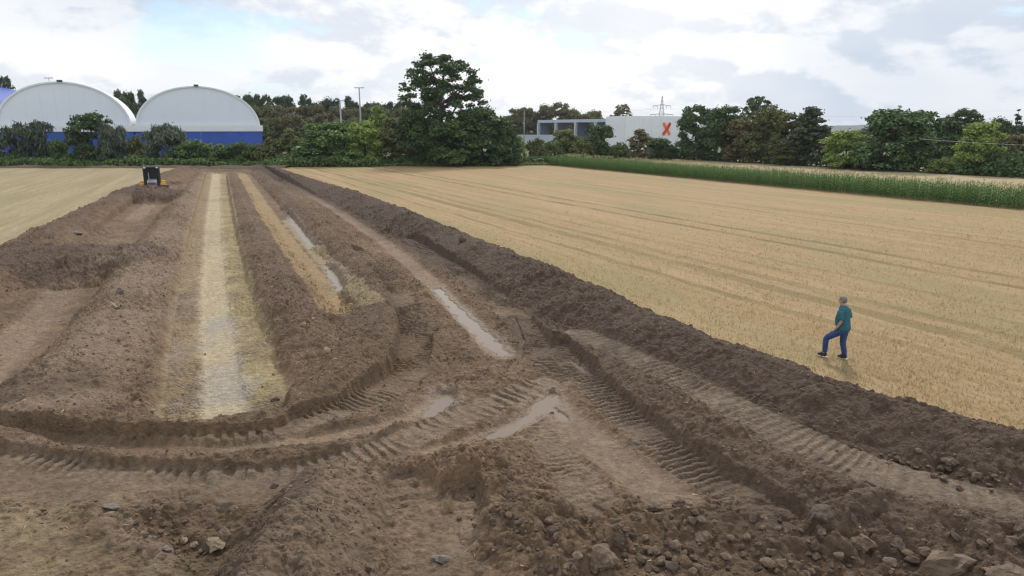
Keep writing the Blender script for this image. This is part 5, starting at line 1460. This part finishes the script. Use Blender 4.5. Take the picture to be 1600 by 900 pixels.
for poly, n, (s0, s1), lb_, gp in ZONES:
    k = 0
    while k < n:
        x, y = r3.uniform(min(p[0] for p in poly), max(p[0] for p in poly)), r3.uniform(min(p[1] for p in poly), max(p[1] for p in poly))
        if not inside(x, y, poly): continue
        lump('clod', x, y, s0 + (s1 - s0) * r3.random() ** 2, r3.choice((M_CLOD, M_CLOD, M_CLOD, M_DCLOD)), lb_, 'clod', gp, .12, r3.randrange(99), (1, r3.uniform(.7, 1.2), r3.uniform(.8, 1.1))); k += 1
# crumbs too many to count
def crumbs():
    bm = bmesh.new(); bmesh.ops.create_icosphere(bm, subdivisions=1, radius=.5)
    base = np.array([v.co[:] for v in bm.verts]); fc = np.array([[v.index for v in f.verts] for f in bm.faces]); bm.free()
    g = np.random.default_rng(9); VV, FF = [], []; o = 0; k = 0
    while k < 6500:
        m = 4000; t = g.random(m)
        y = 8.2 * (34 / 8.2) ** (t ** 1.25); x = np.interp(y, XL_Y, XL_X) + 2 + g.random(m) * (np.interp(y, XR_Y, XR_X) - np.interp(y, XL_Y, XL_X) - 4)
        for a, b in zip(x, y):
            j = int(round(np.interp(b, ys, np.arange(NR)))); A, B = xl[j], xr[j]; i = int(round((a - A) / (B - A) * (NC - 1))); q = j * NC + min(max(i, 0), NC - 1)
            if gone[q] or h[q] < -.6 or g.random() > rough[q] ** 3 * .8: continue
            s = (.018 + .042 * g.random() ** 2.5) * (1 + b * .022)
            V = base * (1 + .35 * g.normal(size=(len(base), 1)).clip(-1, 1)) * s * g.uniform(.7, 1.25, 3)
            VV.append(V + np.array((a, b, h[q] + s * .15))); FF.append(fc + o); o += len(V); k += 1
            if k >= 6500: break
    me_ = fast_mesh('soil_crumbs', np.concatenate(VV), np.concatenate(FF), M_CLOD)
    tag(obj('soil_crumbs', me_), 'loose crumbs of brown soil strewn over the churned ground', 'crumbs', None, 'stuff')
crumbs()
def straw():
    g = np.random.default_rng(19); n = 520
    y = 8.3 * (30 / 8.3) ** g.random(n); x = np.interp(y, XL_Y, XL_X) + 2 + g.random(n) * (np.interp(y, XR_Y, XR_X) - np.interp(y, XL_Y, XL_X) - 4)
    V = np.empty((n, 4, 3)); a = g.random(n) * 6.28; L = g.uniform(.02, .065, n); w = .0035 + .0002 * y
    z = np.array([terrain_z(p, q) for p, q in zip(x, y)]) + .012
    for k, (s, t) in enumerate(((-1, -1), (1, -1), (1, 1), (-1, 1))):
        V[:, k] = np.stack([x + np.cos(a) * L * s - np.sin(a) * w * t, y + np.sin(a) * L * s + np.cos(a) * w * t, z + (s > 0) * g.uniform(0, .05, n)], 1)
    tag(obj('straw_litter', fast_mesh('straw_litter', V.reshape(-1, 3), np.arange(4 * n).reshape(-1, 4), M_STRAW)), 'bits of straw scattered over the bare soil', 'straw', None, 'stuff')
straw()

# ================================================================== AIR
def air():
    bm = MB().box((300, 1650, 27), (9400, 4700, 60)); o = bm.build('haze', None)
    m = bpy.data.materials.new('haze'); m.use_nodes = True; t = m.node_tree; t.nodes.clear()
    out = t.nodes.new('ShaderNodeOutputMaterial'); v = t.nodes.new('ShaderNodeVolumePrincipled')
    v.inputs['Color'].default_value = (.86, .92, 1, 1); v.inputs['Density'].default_value = .00013; v.inputs['Anisotropy'].default_value = .3
    t.links.new(v.outputs[0], out.inputs['Volume']); o.data.materials.append(m)
    tag(o, 'thin pale haze filling the air over the fields', 'haze', None, 'stuff')
air()
